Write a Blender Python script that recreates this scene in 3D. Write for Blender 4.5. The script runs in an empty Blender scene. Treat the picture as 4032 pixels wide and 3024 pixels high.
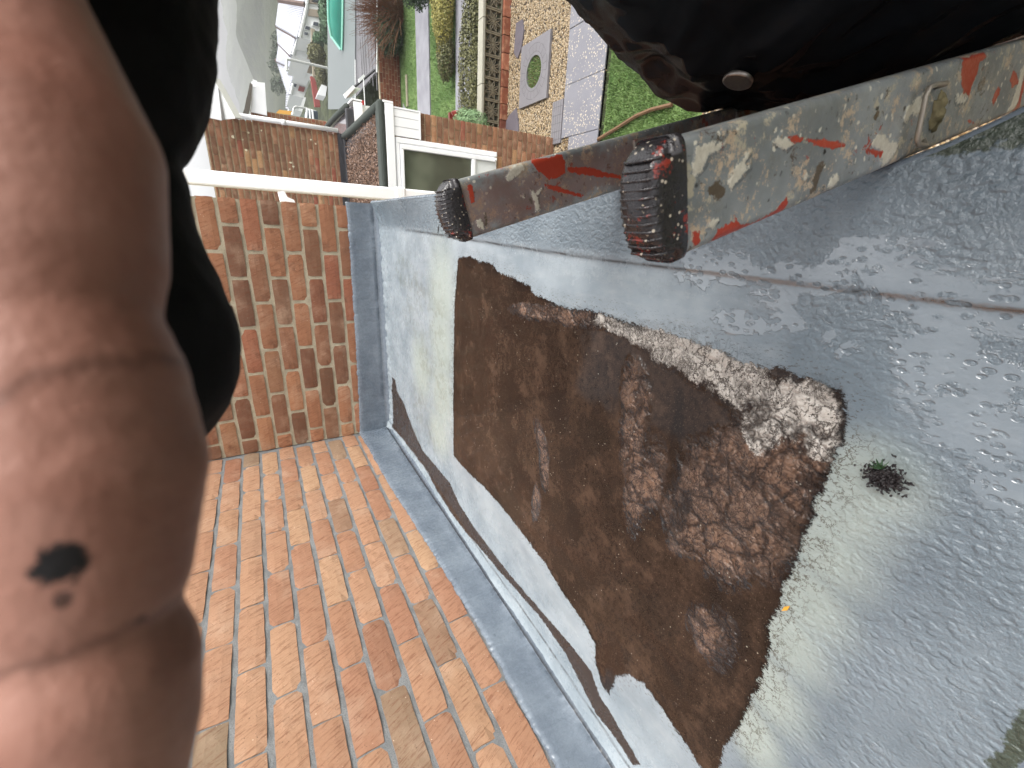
import bpy, bmesh, math, random
import numpy as np
from mathutils import Vector, Matrix, noise
random.seed(7)
rng = np.random.default_rng(7)
S = bpy.context.scene
COL = S.collection

# ------------------------------------------------------------------ camera, world, sun, exposure
cd = bpy.data.cameras.new('camera'); cam = bpy.data.objects.new('camera', cd); COL.objects.link(cam)
cd.sensor_fit = 'HORIZONTAL'; cd.sensor_width = 36.0; cd.lens = 14.6744
cd.clip_start = 0.005; cd.clip_end = 6000
cd.dof.use_dof = True; cd.dof.focus_distance = 1.3; cd.dof.aperture_fstop = 13.0
CX, CY, CZ = (0.0465, -0.50188, -0.86369), (0.939, 0.31691, -0.13359), (0.34076, -0.80479, 0.486)
EYE = Vector((1.11103, -2.2532, 0.34413))
cam.matrix_world = Matrix(((CX[0], CY[0], CZ[0], EYE[0]), (CX[1], CY[1], CZ[1], EYE[1]), (CX[2], CY[2], CZ[2], EYE[2]), (0, 0, 0, 1)))
S.camera = cam
SUN_EL, SUN_AZ = math.radians(48), math.radians(100)     # azimuth from +x towards +y... sun stands over the street side (+x)
sun_dir = Vector((math.cos(SUN_EL) * 0.97, -math.cos(SUN_EL) * 0.24, math.sin(SUN_EL)))
w = bpy.data.worlds.new('World'); S.world = w; w.use_nodes = True
nt = w.node_tree; nt.nodes.clear()
wo = nt.nodes.new('ShaderNodeOutputWorld'); bg = nt.nodes.new('ShaderNodeBackground')
sk = nt.nodes.new('ShaderNodeTexSky'); sk.sky_type = 'NISHITA'; sk.sun_disc = False
sk.sun_elevation = SUN_EL; sk.sun_rotation = math.radians(104); sk.dust_density = 4.0; sk.air_density = 1.0; sk.ozone_density = 1.0
hs = nt.nodes.new('ShaderNodeHueSaturation'); hs.inputs['Saturation'].default_value = 0.12
nt.links.new(sk.outputs[0], hs.inputs['Color']); nt.links.new(hs.outputs[0], bg.inputs[0]); bg.inputs[1].default_value = 0.15
nt.links.new(bg.outputs[0], wo.inputs[0])
sd = bpy.data.lights.new('sun', 'SUN'); sd.energy = 1.5; sd.angle = math.radians(40); sd.color = (1.0, 0.96, 0.9)
so = bpy.data.objects.new('sun', sd); COL.objects.link(so); so.rotation_euler = (-sun_dir).to_track_quat('-Z', 'Y').to_euler(); so.location = (8, -2, 9)
S.view_settings.view_transform = 'Standard'; S.view_settings.look = 'None'; S.view_settings.gamma = 1.0
S.view_settings.use_curve_mapping = False
S.view_settings.exposure = 1.28
S.cycles.max_bounces = 6; S.cycles.volume_bounces = 0

# ------------------------------------------------------------------ helpers
def lin(r, g, b):
    f = lambda c: (c / 255 / 12.92) if c <= 10 else ((c / 255 + 0.055) / 1.055) ** 2.4
    return (f(r), f(g), f(b), 1)

def tn(c, k=1.0, sat=1.0):
    g = 0.3 * c[0] + 0.6 * c[1] + 0.1 * c[2]
    return tuple(max(0.0, (g + (v - g) * sat) * k) for v in c[:3]) + (1,)

class Mat:
    def __init__(s, name, rough=0.7, metallic=0.0, spec=0.5):
        s.m = bpy.data.materials.new(name); s.m.use_nodes = True; s.t = s.m.node_tree
        s.b = s.t.nodes['Principled BSDF']; s.o = s.t.nodes['Material Output']
        s.b.inputs['Roughness'].default_value = rough; s.b.inputs['Metallic'].default_value = metallic
        s.b.inputs['Specular IOR Level'].default_value = spec
    def n(s, typ, **kw):
        nd = s.t.nodes.new('ShaderNode' + typ)
        for k, v in kw.items():
            if k.startswith('p_'): setattr(nd, k[2:], v)
            else:
                key = int(k[1:]) if k[0] == 'i' and k[1:].isdigit() else k.replace('_', ' ')
                s.put(nd.inputs[key], v)
        return nd
    def put(s, inp, v):
        if isinstance(v, bpy.types.NodeSocket): s.t.links.new(v, inp)
        elif isinstance(v, bpy.types.Node): s.t.links.new(v.outputs[0], inp)
        else: inp.default_value = v
    def geo(s): return s.n('NewGeometry').outputs['Position']
    def obj(s): return s.n('TexCoord').outputs['Object']
    def rnd(s): return s.n('ObjectInfo').outputs['Random']
    def attr(s, name): return s.n('Attribute', p_attribute_name=name).outputs['Fac']
    def noise(s, scale, vec=None, detail=3, rough=0.55, dist=0.0, **k):
        nd = s.n('TexNoise', Scale=scale, Detail=detail, Roughness=rough, Distortion=dist)
        if vec is not None: s.put(nd.inputs['Vector'], vec)
        return nd.outputs['Fac']
    def vor(s, scale, vec=None, feat='F1', out='Distance', rnd=1.0):
        nd = s.n('TexVoronoi', p_feature=feat, Scale=scale, Randomness=rnd)
        if vec is not None: s.put(nd.inputs['Vector'], vec)
        return nd.outputs[out]
    def map(s, vec, scale=(1, 1, 1), rot=(0, 0, 0), loc=(0, 0, 0)):
        return s.n('Mapping', Vector=vec, Scale=scale, Rotation=rot, Location=loc).outputs[0]
    def math(s, op, a, b=0.0, c=0.0, clamp=False):
        nd = s.t.nodes.new('ShaderNodeMath'); nd.operation = op; nd.use_clamp = clamp
        s.put(nd.inputs[0], a); s.put(nd.inputs[1], b); s.put(nd.inputs[2], c); return nd.outputs[0]
    def ss(s, x, lo, hi, a=0.0, b=1.0):
        nd = s.n('MapRange', p_interpolation_type='SMOOTHSTEP', Value=x)
        nd.inputs['From Min'].default_value = lo; nd.inputs['From Max'].default_value = hi
        nd.inputs['To Min'].default_value = a; nd.inputs['To Max'].default_value = b
        return nd.outputs[0]
    def mix(s, f, a, b, mode='MIX'):
        nd = s.t.nodes.new('ShaderNodeMix'); nd.data_type = 'RGBA'; nd.blend_type = mode
        s.put(nd.inputs[0], f); s.put(nd.inputs[6], a); s.put(nd.inputs[7], b); return nd.outputs[2]
    def ramp(s, f, stops, interp='LINEAR'):
        nd = s.n('ValToRGB', Fac=f); cr = nd.color_ramp; cr.interpolation = interp
        while len(cr.elements) < len(stops): cr.elements.new(0.5)
        for e, (p, c) in zip(cr.elements, stops): e.position = p; e.color = c
        return nd.outputs[0]
    def bump(s, h, strength=0.5, dist=0.01, normal=None):
        nd = s.n('Bump', Height=h, Strength=strength, Distance=dist)
        if normal is not None: s.put(nd.inputs['Normal'], normal)
        return nd.outputs[0]
    def fin(s, color=None, rough=None, normal=None, **kw):
        if color is not None: s.put(s.b.inputs['Base Color'], color)
        if rough is not None: s.put(s.b.inputs['Roughness'], rough)
        if normal is not None: s.put(s.b.inputs['Normal'], normal)
        for k, v in kw.items(): s.put(s.b.inputs[k.replace('_', ' ')], v)
        return s.m

def mesh(name, verts, faces, mat=None, smooth=False):
    me = bpy.data.meshes.new(name); me.from_pydata([tuple(v) for v in verts], [], faces); me.update()
    if mat: me.materials.append(mat)
    if smooth: me.shade_smooth()
    return me
def link(name, me, parent=None, loc=None, rot=None):
    o = bpy.data.objects.new(name, me); COL.objects.link(o)
    if loc is not None: o.location = loc
    if rot is not None: o.rotation_euler = rot
    if parent is not None:
        o.parent = parent
        if parent.matrix_world != Matrix.Identity(4) or parent.location.length > 0:
            o.matrix_parent_inverse = Matrix.LocRotScale(parent.location, parent.rotation_euler, parent.scale).inverted()
    return o
def empty(name, loc, label, cat, group=None, rot=(0, 0, 0)):
    o = bpy.data.objects.new(name, None); COL.objects.link(o); o.location = loc; o.rotation_euler = rot
    o.empty_display_size = 0.1
    return tag(o, label, cat, group)
def tag(o, label=None, cat=None, group=None, kind=None):
    if label: o['label'] = label
    if cat: o['category'] = cat
    if group: o['group'] = group
    if kind: o['kind'] = kind
    return o
class MB:
    def __init__(s): s.v = []; s.f = []
    def add(s, vs, fs):
        k = len(s.v); s.v += [tuple(v) for v in vs]; s.f += [tuple(k + i for i in f) for f in fs]; return s
    def box(s, a, b):
        (x0, y0, z0), (x1, y1, z1) = a, b
        return s.add([(x0,y0,z0),(x1,y0,z0),(x1,y1,z0),(x0,y1,z0),(x0,y0,z1),(x1,y0,z1),(x1,y1,z1),(x0,y1,z1)],
                     [(0,3,2,1),(4,5,6,7),(0,1,5,4),(1,2,6,5),(2,3,7,6),(3,0,4,7)])
    def prism(s, pts, off):
        n = len(pts); q = [tuple(Vector(p) + Vector(off)) for p in pts]
        return s.add(list(pts) + q, [tuple(range(n)), tuple(range(2 * n - 1, n - 1, -1))] + [(i, i + n, (i + 1) % n + n, (i + 1) % n) for i in range(n)])
    def tube(s, pts, r, seg=8, cap=True):
        pts = [Vector(p) for p in pts]; rings = []; up = None
        for i, p in enumerate(pts):
            t = (pts[min(i + 1, len(pts) - 1)] - pts[max(i - 1, 0)]).normalized()
            if up is None: up = t.orthogonal().normalized()
            up = (up - t * up.dot(t)).normalized(); sd_ = t.cross(up)
            rr = r[i] if isinstance(r, (list, tuple)) else r
            rings.append([p + (up * math.cos(a) + sd_ * math.sin(a)) * rr for a in [2 * math.pi * k / seg for k in range(seg)]])
        vs = [v for R_ in rings for v in R_]; fs = []
        for i in range(len(pts) - 1):
            for k in range(seg):
                fs.append((i*seg + k, i*seg + (k+1) % seg, (i+1)*seg + (k+1) % seg, (i+1)*seg + k))
        if cap: fs.append(tuple(range(seg - 1, -1, -1))); fs.append(tuple((len(pts)-1)*seg + k for k in range(seg)))
        return s.add(vs, fs)
    def build(s, name, mat, parent=None, smooth=False, bevel=0):
        me = mesh(name, s.v, s.f, mat, smooth)
        bm = bmesh.new(); bm.from_mesh(me); bmesh.ops.recalc_face_normals(bm, faces=bm.faces); bm.to_mesh(me); bm.free()
        o = link(name, me, parent)
        if bevel:
            md = o.modifiers.new('bevel', 'BEVEL'); md.width = bevel; md.segments = 2; md.limit_method = 'ANGLE'
        return o
def grid(name, P, mat, attrs=None, smooth=True, parent=None):
    """P: (nu,nv,3) array of points -> one quad sheet, with float attributes"""
    nu, nv = P.shape[:2]
    idx = np.arange(nu * nv).reshape(nu, nv)
    f = np.stack([idx[:-1, :-1], idx[1:, :-1], idx[1:, 1:], idx[:-1, 1:]], -1).reshape(-1, 4)
    me = bpy.data.meshes.new(name)
    me.vertices.add(nu * nv); me.vertices.foreach_set('co', P.reshape(-1).astype(np.float32))
    me.loops.add(len(f) * 4); me.loops.foreach_set('vertex_index', f.reshape(-1).astype(np.int32))
    me.polygons.add(len(f)); me.polygons.foreach_set('loop_start', np.arange(0, len(f) * 4, 4, dtype=np.int32))
    me.update(calc_edges=True)
    if smooth: me.shade_smooth()
    me.materials.append(mat)
    for k, a in (attrs or {}).items():
        at = me.attributes.new(k, 'FLOAT', 'POINT'); at.data.foreach_set('value', np.asarray(a, np.float32).reshape(-1))
    return link(name, me, parent)
def sdf(px, py, poly):
    """signed distance (positive inside) of points to a polygon"""
    p = np.array(poly, float); q = np.roll(p, -1, 0)
    best = np.full(px.shape, 1e9); ins = np.zeros(px.shape, bool)
    for (ax, ay), (bx, by) in zip(p, q):
        dx, dy = bx - ax, by - ay; L = dx * dx + dy * dy + 1e-12
        t = np.clip(((px - ax) * dx + (py - ay) * dy) / L, 0, 1)
        best = np.minimum(best, (px - ax - t * dx) ** 2 + (py - ay - t * dy) ** 2)
        c = ((ay > py) != (by > py)) & (px < (bx - ax) * (py - ay) / (by - ay + 1e-12) + ax)
        ins ^= c
    d = np.sqrt(best); return np.where(ins, d, -d)
def xy(pts): return [(p[0], p[1]) for p in pts]
def xz(pts): return [(p[0], p[2]) for p in pts]
def fbm(px, py, scale, seed, octv=4):
    """cheap periodic-free value noise on arrays, -1..1"""
    r = np.random.default_rng(seed); out = np.zeros(px.shape); amp = 1; tot = 0
    for o in range(octv):
        T = r.random((64, 64)); x = px * scale; y = py * scale
        xi = np.floor(x).astype(int); yi = np.floor(y).astype(int); fx = x - xi; fy = y - yi
        fx = fx * fx * (3 - 2 * fx); fy = fy * fy * (3 - 2 * fy)
        g = lambda a, b: T[(a % 64), (b % 64)]
        v = g(xi, yi) * (1 - fx) * (1 - fy) + g(xi + 1, yi) * fx * (1 - fy) + g(xi, yi + 1) * (1 - fx) * fy + g(xi + 1, yi + 1) * fx * fy
        out += amp * (v * 2 - 1); tot += amp; amp *= 0.5; scale *= 2
    return out / tot
def simple(name, col, rough=0.6, var=0.15, scale=8, bump=0.0, bscale=60, metallic=0.0, spec=0.5):
    m = Mat(name, rough, metallic, spec); v = m.geo()
    n = m.noise(scale, v, 5, 0.6)
    c2 = tuple(x * (1 - var) for x in col[:3]) + (1,); c1 = tuple(min(1, x * (1 + var)) for x in col[:3]) + (1,)
    c = m.mix(n, c2, c1)
    nm = m.bump(m.noise(bscale, v, 4), 0.6, bump) if bump else None
    return m.fin(c, None, nm)

# ------------------------------------------------------------------ materials
def brick_mat(name, stops, size, dark=0.5, k=1.0, sat=1.0):
    stops = [(p, tuple(v * t_ for v, t_ in zip(tn(c, k, sat), (1.0, .96, .80, 1)))) for p, c in stops]
    m = Mat(name, 0.85, spec=0.25); r = m.rnd(); o = m.obj(); g = m.geo()
    c = m.ramp(r, stops, 'LINEAR')
    off = m.n('VectorMath', p_operation='ADD', i0=o, i1=m.n('CombineXYZ', X=m.math('MULTIPLY', r, 37.0), Y=m.math('MULTIPLY', r, 91.0), Z=m.math('MULTIPLY', r, 13.0))).outputs[0]
    blotch = m.noise(9 / size, off, 4, 0.6)
    c = m.mix(m.ss(blotch, 0.46, 0.8), c, m.mix(0.4, c, tn(lin(238, 190, 140), k, sat)))
    c = m.mix(m.math('MULTIPLY', m.ss(m.noise(14 / size, m.map(off, loc=(5, 2, 9)), 5, 0.65), 0.52, 0.78), dark), c, lin(92, 62, 48))
    # wire-cut drag lines running across the face
    dr = m.map(off, scale=(1, 1, 1), rot=(math.radians(28), math.radians(-24), 0))
    dr = m.map(dr, scale=(215, 34, 20))
    ln = m.noise(1.0 / size, dr, 4, 0.7, 0.4)
    c = m.mix(m.math('MULTIPLY', m.ss(ln, 0.50, 0.64), 0.5), c, tn(lin(128, 72, 48), k))
    pit = m.vor(150 / size, off)
    pm = m.math('MULTIPLY', m.ss(pit, 0.2, 0.08), m.ss(m.noise(40 / size, off), 0.5, 0.62))
    c = m.mix(m.math('MULTIPLY', pm, 0.8), c, tn(lin(60, 40, 38), .5))
    wh = m.math('MULTIPLY', m.ss(m.vor(95 / size, m.map(off, loc=(3, 3, 3))), 0.16, 0.06), m.ss(m.noise(25 / size, off), 0.55, 0.68))
    c = m.mix(m.math('MULTIPLY', wh, 0.6), c, lin(235, 215, 190))
    h = m.math('ADD', m.math('MULTIPLY', ln, 1.3), m.math('MULTIPLY', m.noise(220 / size, g, 4, 0.7), 0.7))
    h = m.math('SUBTRACT', h, m.math('MULTIPLY', pm, 0.7))
    return m.fin(c, None, m.bump(h, 0.75, 0.0022 * size))
BR_A = brick_mat('brick_orange', [(0, lin(206, 134, 94)), (0.3, lin(222, 158, 116)), (0.5, lin(203, 128, 92)), (0.66, lin(226, 170, 124)), (0.8, lin(190, 110, 72)), (0.9, lin(214, 150, 112)), (0.96, lin(176, 142, 114)), (1, lin(194, 98, 52))], 1.0, 0.3, .54, .62)
BR_B = brick_mat('brick_brown', [(0, lin(160, 96, 62)), (0.2, lin(190, 116, 70)), (0.4, lin(128, 82, 62)), (0.6, lin(196, 128, 78)), (0.8, lin(178, 92, 58)), (1, lin(120, 80, 56))], 1.0, 0.75, .72, .66)
BR_C = brick_mat('brick_weathered', [(0, lin(140, 92, 64)), (0.3, lin(156, 100, 68)), (0.6, lin(130, 88, 64)), (0.75, lin(176, 112, 72)), (0.88, lin(160, 70, 50)), (0.95, lin(196, 142, 88)), (1, lin(120, 80, 60))], 1.0, 0.6, .86, .68)
BR_R = brick_mat('brick_red', [(0, lin(122, 62, 46)), (0.5, lin(140, 74, 52)), (0.8, lin(105, 52, 42)), (1, lin(168, 100, 78))], 1.0, 0.5, .75, .85)
def mortar(name, a, b, k=.52):
    a, b = tn(a, k), tn(b, k)
    m = Mat(name, 0.95, spec=0.2); g = m.geo()
    c = m.mix(m.ss(m.noise(18, g, 4, 0.6), 0.35, 0.65), a, b)
    c = m.mix(m.ss(m.noise(420, g, 2, 0.5), 0.52, 0.66), c, tuple(x * 0.6 for x in a[:3]) + (1,))
    h = m.math('ADD', m.noise(300, g, 4, 0.7), m.math('MULTIPLY', m.noise(60, g, 3), 0.8))
    return m.fin(c, None, m.bump(h, 0.8, 0.003))
MO_A = mortar('mortar_grey', lin(164, 166, 166), lin(140, 142, 142))
MO_B = mortar('mortar_buff', lin(206, 194, 168), lin(182, 170, 146), .68)
MO_C = mortar('mortar_pale', lin(205, 186, 156), lin(180, 160, 130), .85)
WHITE = simple('white_plastic', lin(244, 245, 247), 0.35, 0.02, 5)
WHITE2 = simple('white_paint', lin(225, 228, 226), 0.5, 0.08, 3)
BLACK = simple('black_gutter', lin(46, 46, 50), 0.5, 0.3, 30, 0.001)

# ------------------------------------------------------------------ brickwork
def brick_mesh(name, L, H, D, mat, nx=6, nz=3, jit=0.0012, seed=0):
    """one brick, its face looking to +Y of its own frame, origin at the centre of the face"""
    r = random.Random(seed); vs = []; fs = []
    def fp(i, j):
        x = -L/2 + L * i / nx; z = -H/2 + H * j / nz; y = r.uniform(-.0006, .0006)
        if i in (0, nx): x += r.uniform(-jit, jit) * 1.1; y -= r.uniform(0.0008, .003)
        if j in (0, nz): z += r.uniform(-jit, jit) * .8; y -= r.uniform(0.0006, .0026)
        if i in (0, nx) and j in (0, nz):
            x *= 1 - r.uniform(.001, .012); z *= 1 - r.uniform(.005, .045); y -= 0.001
        return (x, y, z)
    ring = []
    for j in range(nz + 1):
        for i in range(nx + 1): vs.append(fp(i, j))
    W = nx + 1
    for j in range(nz):
        for i in range(nx): fs.append((j*W+i+1, j*W+i, (j+1)*W+i, (j+1)*W+i+1))
    loop = [i for i in range(W)] + [j*W+nx for j in range(1, nz+1)] + [nz*W+i for i in range(nx-1, -1, -1)] + [j*W for j in range(nz-1, 0, -1)]
    b0 = len(vs)
    for k in loop: x, y, z = vs[k]; vs.append((x, -D, z))
    n = len(loop)
    for k in range(n): fs.append((loop[k], loop[(k+1) % n], b0+(k+1) % n, b0+k))
    me = mesh(name, vs, fs, mat)
    bm = bmesh.new(); bm.from_mesh(me); bmesh.ops.recalc_face_normals(bm, faces=bm.faces); bm.to_mesh(me); bm.free()
    return me
_bm = {}
def brickwork(parent, frame, mat, length, z0, z1, course=0.0774, bond=0.225, start=0.0, face=0.0, holes=(), joint=0.0115, detail=True, shift=0, pj=None):
    pj = joint if pj is None else pj
    """lays bricks as objects; frame maps (s along wall, z) to world; bricks cut at 0 and length and round holes (s0,s1,z0,z1)"""
    origin, rotz, sgn = frame
    k0 = math.floor(z0 / course + 1e-6); n = 0
    k = k0
    while k * course < z1 - 1e-6:
        za = max(k * course, z0) + joint/2; zb = min((k + 1) * course, z1) - joint/2
        off = start + (bond / 2 if (k + shift) % 2 else 0)
        i = math.floor((0 - off) / bond) - 1
        while off + i * bond < length:
            a = max(off + i * bond, 0); b = min(off + (i + 1) * bond, length)
            a2 = a + (pj/2 if a > 0 else 0); b2 = b - (pj/2 if b < length else 0)
            i += 1
            segs = [(a2, b2)]
            for (h0, h1, hz0, hz1) in holes:
                if zb > hz0 and za < hz1:
                    ns = []
                    for (p, q) in segs:
                        if q <= h0 or p >= h1: ns.append((p, q))
                        else:
                            if p < h0: ns.append((p, h0))
                            if q > h1: ns.append((h1, q))
                    segs = ns
            for (p, q) in segs:
                if q - p < 0.03 or zb - za < 0.015: continue
                var = random.randrange(7 if detail else 3)
                key = (mat.name, round(q - p, 2), round(zb - za, 3), var, detail)
                if key not in _bm:
                    _bm[key] = brick_mesh('brick', round(q - p, 2), zb - za, 0.03, mat, 6 if detail else 3, 3 if detail else 1, 0.0014 if detail else 0.001, 7 + len(_bm) * 13)
                s = (p + q) / 2
                o = bpy.data.objects.new('brick', _bm[key]); COL.objects.link(o); o.parent = parent
                c, sn = math.cos(rotz), math.sin(rotz)
                o.location = (origin[0] + sgn[0] * s + random.uniform(-.001, .001) * abs(sgn[1]), origin[1] + sgn[1] * s + random.uniform(-.001, .001) * abs(sgn[0]), (za + zb) / 2 + random.uniform(-.0008, .0008))
                o.rotation_euler = (random.uniform(-.004, .004), random.uniform(-.006, .006), rotz + random.uniform(-.004, .004))
                n += 1
        k += 1
    return n

# ------------------------------------------------------------------ ground and far land
GZ = -3.55
MT_GROUND = simple('ground_earth', lin(96, 88, 70), 0.95, 0.35, 1.2, 0.01, 20)
def terrain():
    # ground is level by the houses, then falls away down the valley and rises to the far hill
    xs = np.concatenate([np.linspace(-60, -2, 10), np.linspace(-1, 9, 21), np.linspace(10, 60, 20), np.linspace(70, 700, 30)])
    ys = np.concatenate([np.linspace(-40, -4, 8), np.linspace(-3, 14, 35), np.linspace(15, 80, 40), np.linspace(90, 900, 60)])
    X, Y = np.meshgrid(xs, ys, indexing='ij')
    fall = np.clip((Y - 11) / 45, 0, 1); fall = fall * fall * (3 - 2 * fall)
    Z = GZ - 0.03 - 6.3 * fall - 0.02 * np.clip(Y - 60, 0, 160)
    return np.stack([X, Y, Z], -1)
m = Mat('land', 0.95, spec=0.1); g = m.geo()
c = m.mix(m.ss(m.noise(0.02, m.map(g, scale=(1, .3, 3)), 5, 0.7), 0.35, 0.65), lin(54, 60, 42), lin(72, 78, 54))
c = m.mix(m.ss(m.noise(0.3, g, 4, 0.7), 0.45, 0.65), c, lin(44, 50, 34))
land = m.fin(c, None, m.bump(m.noise(0.25, g, 5, 0.7), 0.8, 2.5))
tag(grid('ground', terrain(), land), kind='structure', label='ground falling away below the houses')
def ridge(name, pts, yb, mat, lab, seed, amp):
    p = np.array(pts); o = np.argsort(p[:, 0]); p = p[o]
    xs = np.linspace(p[0, 0] - 160, p[-1, 0] + 120, 260); top = np.interp(xs, p[:, 0], p[:, 2]); yt = p[0, 1]
    top = top + amp * fbm(xs, xs * 0, .09, seed, 4)
    ts = np.linspace(0, 1.3, 60); P = np.zeros((len(xs), len(ts), 3))
    for j, t in enumerate(ts):
        f = t if t <= 1 else 1 - (t - 1) * 1.5
        P[:, j, 0] = xs; P[:, j, 1] = yb + (yt - yb) * t
        P[:, j, 2] = (-16) + (top + 16) * f ** 1.2 + amp * .7 * fbm(xs, np.full_like(xs, P[0, j, 1]), .05, seed + 2, 4) * f
    return tag(grid(name, P, mat), kind='structure', label=lab)
ridge('hill', [(109.7312,260.0,-9.8748),(91.5369,260.0,-6.6717),(79.447,260.0,-5.618),(73.1563,260.0,-7.0238),(65.0255,260.0,-10.1608),(61.2519,260.0,-11.3774),(54.348,260.0,-12.8353),(47.3418,260.0,-15.1097),(33.0975,260.0,-14.9151)], 85, land, 'olive green wooded hill in the mist', 5, 2.0)
ridge('far_hill', [(229.5989,560.0,-6.3338),(191.9646,560.0,-2.6589),(179.0927,560.0,-4.809),(163.5145,560.0,-5.4342),(146.2693,560.0,-0.1047),(131.8481,560.0,-0.1472),(119.569,560.0,-2.265),(104.5867,560.0,-3.2188),(66.0116,560.0,-1.8978)], 300, land, 'pale blue grey ridge fading into the mist', 8, 4.0)

def slab(name, pts, thick, mat, parent=None, up=0.0, **k):
    pts = [(p[0], p[1], p[2] + up) for p in pts]
    return MB().prism(pts, (0, 0, -thick)).build(name, mat, parent, **k)
def rect(x0, y0, x1, y1, z): return [(x0, y0, z), (x1, y0, z), (x1, y1, z), (x0, y1, z)]

MT_GRASS = Mat('grass_soil', 0.9, spec=0.2); g = MT_GRASS.geo()
c = MT_GRASS.mix(MT_GRASS.ss(MT_GRASS.noise(3, g, 5, 0.6), 0.35, 0.65), tn(lin(98, 140, 52), .62, .75), tn(lin(132, 168, 74), .62, .75))
c = MT_GRASS.mix(MT_GRASS.ss(MT_GRASS.noise(60, g, 3, 0.6), 0.5, 0.7), c, lin(60, 100, 34))
MT_GRASS.fin(c, None, MT_GRASS.bump(MT_GRASS.noise(90, g, 4), 1.0, 0.02)); MT_GRASS = MT_GRASS.m
m = Mat('grass_blade', 0.6, spec=0.3); g = m.geo()
MT_BLADE = m.fin(m.mix(m.noise(9, g, 4, 0.7), tn(lin(104, 146, 56), .62, .75), tn(lin(150, 188, 90), .62, .75)))
def grass(name, label, poly_rects, n, h=0.035):
    vs = []; fs = []
    tot = sum(abs((b[2] - b[0]) * (b[3] - b[1])) for b in poly_rects)
    for b in poly_rects:
        kn = int(n * abs((b[2] - b[0]) * (b[3] - b[1])) / tot)
        for _ in range(kn):
            x = random.uniform(b[0], b[2]); y = random.uniform(b[1], b[3]); a = random.uniform(0, 6.28); hh = h * random.uniform(.5, 1.3)
            dx, dy = math.cos(a) * .006, math.sin(a) * .006; lx, ly = random.uniform(-.02, .02), random.uniform(-.02, .02)
            k = len(vs); vs += [(x - dx, y - dy, GZ), (x + dx, y + dy, GZ), (x + lx, y + ly, GZ + hh)]; fs.append((k, k + 1, k + 2))
    tag(link(name, mesh(name, vs, fs, MT_BLADE)), label, 'grass', kind='stuff')

# neighbour's front garden, laid out in strips running away from the street wall
tag(slab('lawn', rect(1.25, 9.35, 9, 10.66, GZ), .05, MT_GRASS, up=-.005), kind='structure')
tag(slab('lawn', rect(1.25, 6.95, 9, 8.40, GZ), .05, MT_GRASS, up=-.005), kind='structure')
tag(slab('lawn', rect(1.9, 0.9, 9, 2.32, GZ), .05, MT_GRASS, up=-.005), kind='structure')
CONC = Mat('concrete_path', 0.5, spec=0.5); g = CONC.geo()
c = CONC.mix(CONC.ss(CONC.noise(2.5, g, 5, 0.6), 0.3, 0.7), lin(120, 120, 127), lin(142, 142, 148))
CONC = CONC.fin(c, None, CONC.bump(CONC.noise(120, g, 4), 0.5, 0.003))
tag(slab('garden_path', rect(3.3, 8.44, 9, 9.31, GZ), .06, CONC, up=.01), kind='structure')
tag(slab('garden_path', [(2.6, 8.44, GZ), (3.3, 8.44, GZ), (3.3, 9.31, GZ), (4.2, 10.5, GZ), (2.6, 10.5, GZ)], .06, CONC, up=.012), kind='structure')
tag(slab('concrete_walk', rect(1.25, 6.28, 9, 6.93, GZ), .06, CONC, up=.012), kind='structure')
grass('grass', 'bright green short grass of the middle lawn', [(2.4, 9.35, 6.8, 10.62)], 5000)
grass('grass', 'bright green grass between the two grey paths', [(2.6, 6.97, 6.4, 8.38)], 7000)
grass('grass', 'green grass beside the speckled patio slabs', [(2.0, 0.95, 3.6, 2.3)], 9000, .045)
stone = simple('old_stone', lin(128, 122, 104), 0.9, 0.3, 12, 0.01, 40)
o = MB().box((4.05, 10.05, GZ - .02), (4.75, 10.17, GZ + .03)).build('stone_edging', stone, bevel=.01); tag(o, 'long weathered stone slab lying in the far lawn', 'stone')
# gravel bed
m = Mat('gravel_bed', 0.8); g = m.geo()
vc = m.vor(38, g, out='Color'); vd = m.vor(38, g)
c = m.ramp(m.n('SeparateColor', Color=vc).outputs[0], [(0, lin(150, 122, 84)), (0.35, lin(190, 164, 120)), (0.6, lin(214, 196, 160)), (0.8, lin(140, 124, 108)), (1, lin(232, 222, 200))])
c = m.mix(m.ss(vd, 0.35, 0.75), c, lin(70, 56, 40))
c = m.mix(1.0, c, (.52, .50, .47, 1), 'MULTIPLY')
GRAVEL = m.fin(c, None, m.bump(m.math('SUBTRACT', 1.0, vd), 1.0, 0.02))
tag(slab('gravel_bed', rect(1.3, 2.4, 9, 5.1, GZ), .05, GRAVEL, up=0), kind='structure')
m = Mat('pebble', 0.7)
PEB = m.fin(m.ramp(m.noise(60, m.geo(), 1), [(0.3, lin(90, 72, 50)), (0.45, lin(142, 121, 90)), (0.55, lin(172, 158, 132)), (0.7, lin(104, 90, 76))]))
def pebbles(name, label, zone, n, r0, r1, z, mat, avoid=()):
    vs = []; fs = []
    for _ in range(n):
        x = random.uniform(zone[0], zone[2]); y = random.uniform(zone[1], zone[3])
        if any(a[0] < x < a[2] and a[1] < y < a[3] for a in avoid): continue
        r = random.uniform(r0, r1); a = random.uniform(0, 3); sx, sy, sz = r * random.uniform(.8, 1.5), r, r * .6
        k = len(vs)
        for (p, q, s) in ((1, 0, 0), (-1, 0, 0), (0, 1, 0), (0, -1, 0), (0, 0, 1)):
            px, py = p * sx, q * sy
            vs.append((x + px * math.cos(a) - py * math.sin(a), y + px * math.sin(a) + py * math.cos(a), z + s * sz))
        fs += [(k, k+2, k+4), (k+2, k+1, k+4), (k+1, k+3, k+4), (k+3, k, k+4)]
    return tag(link(name, mesh(name, vs, fs, mat)), label, 'gravel', kind='stuff')
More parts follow.
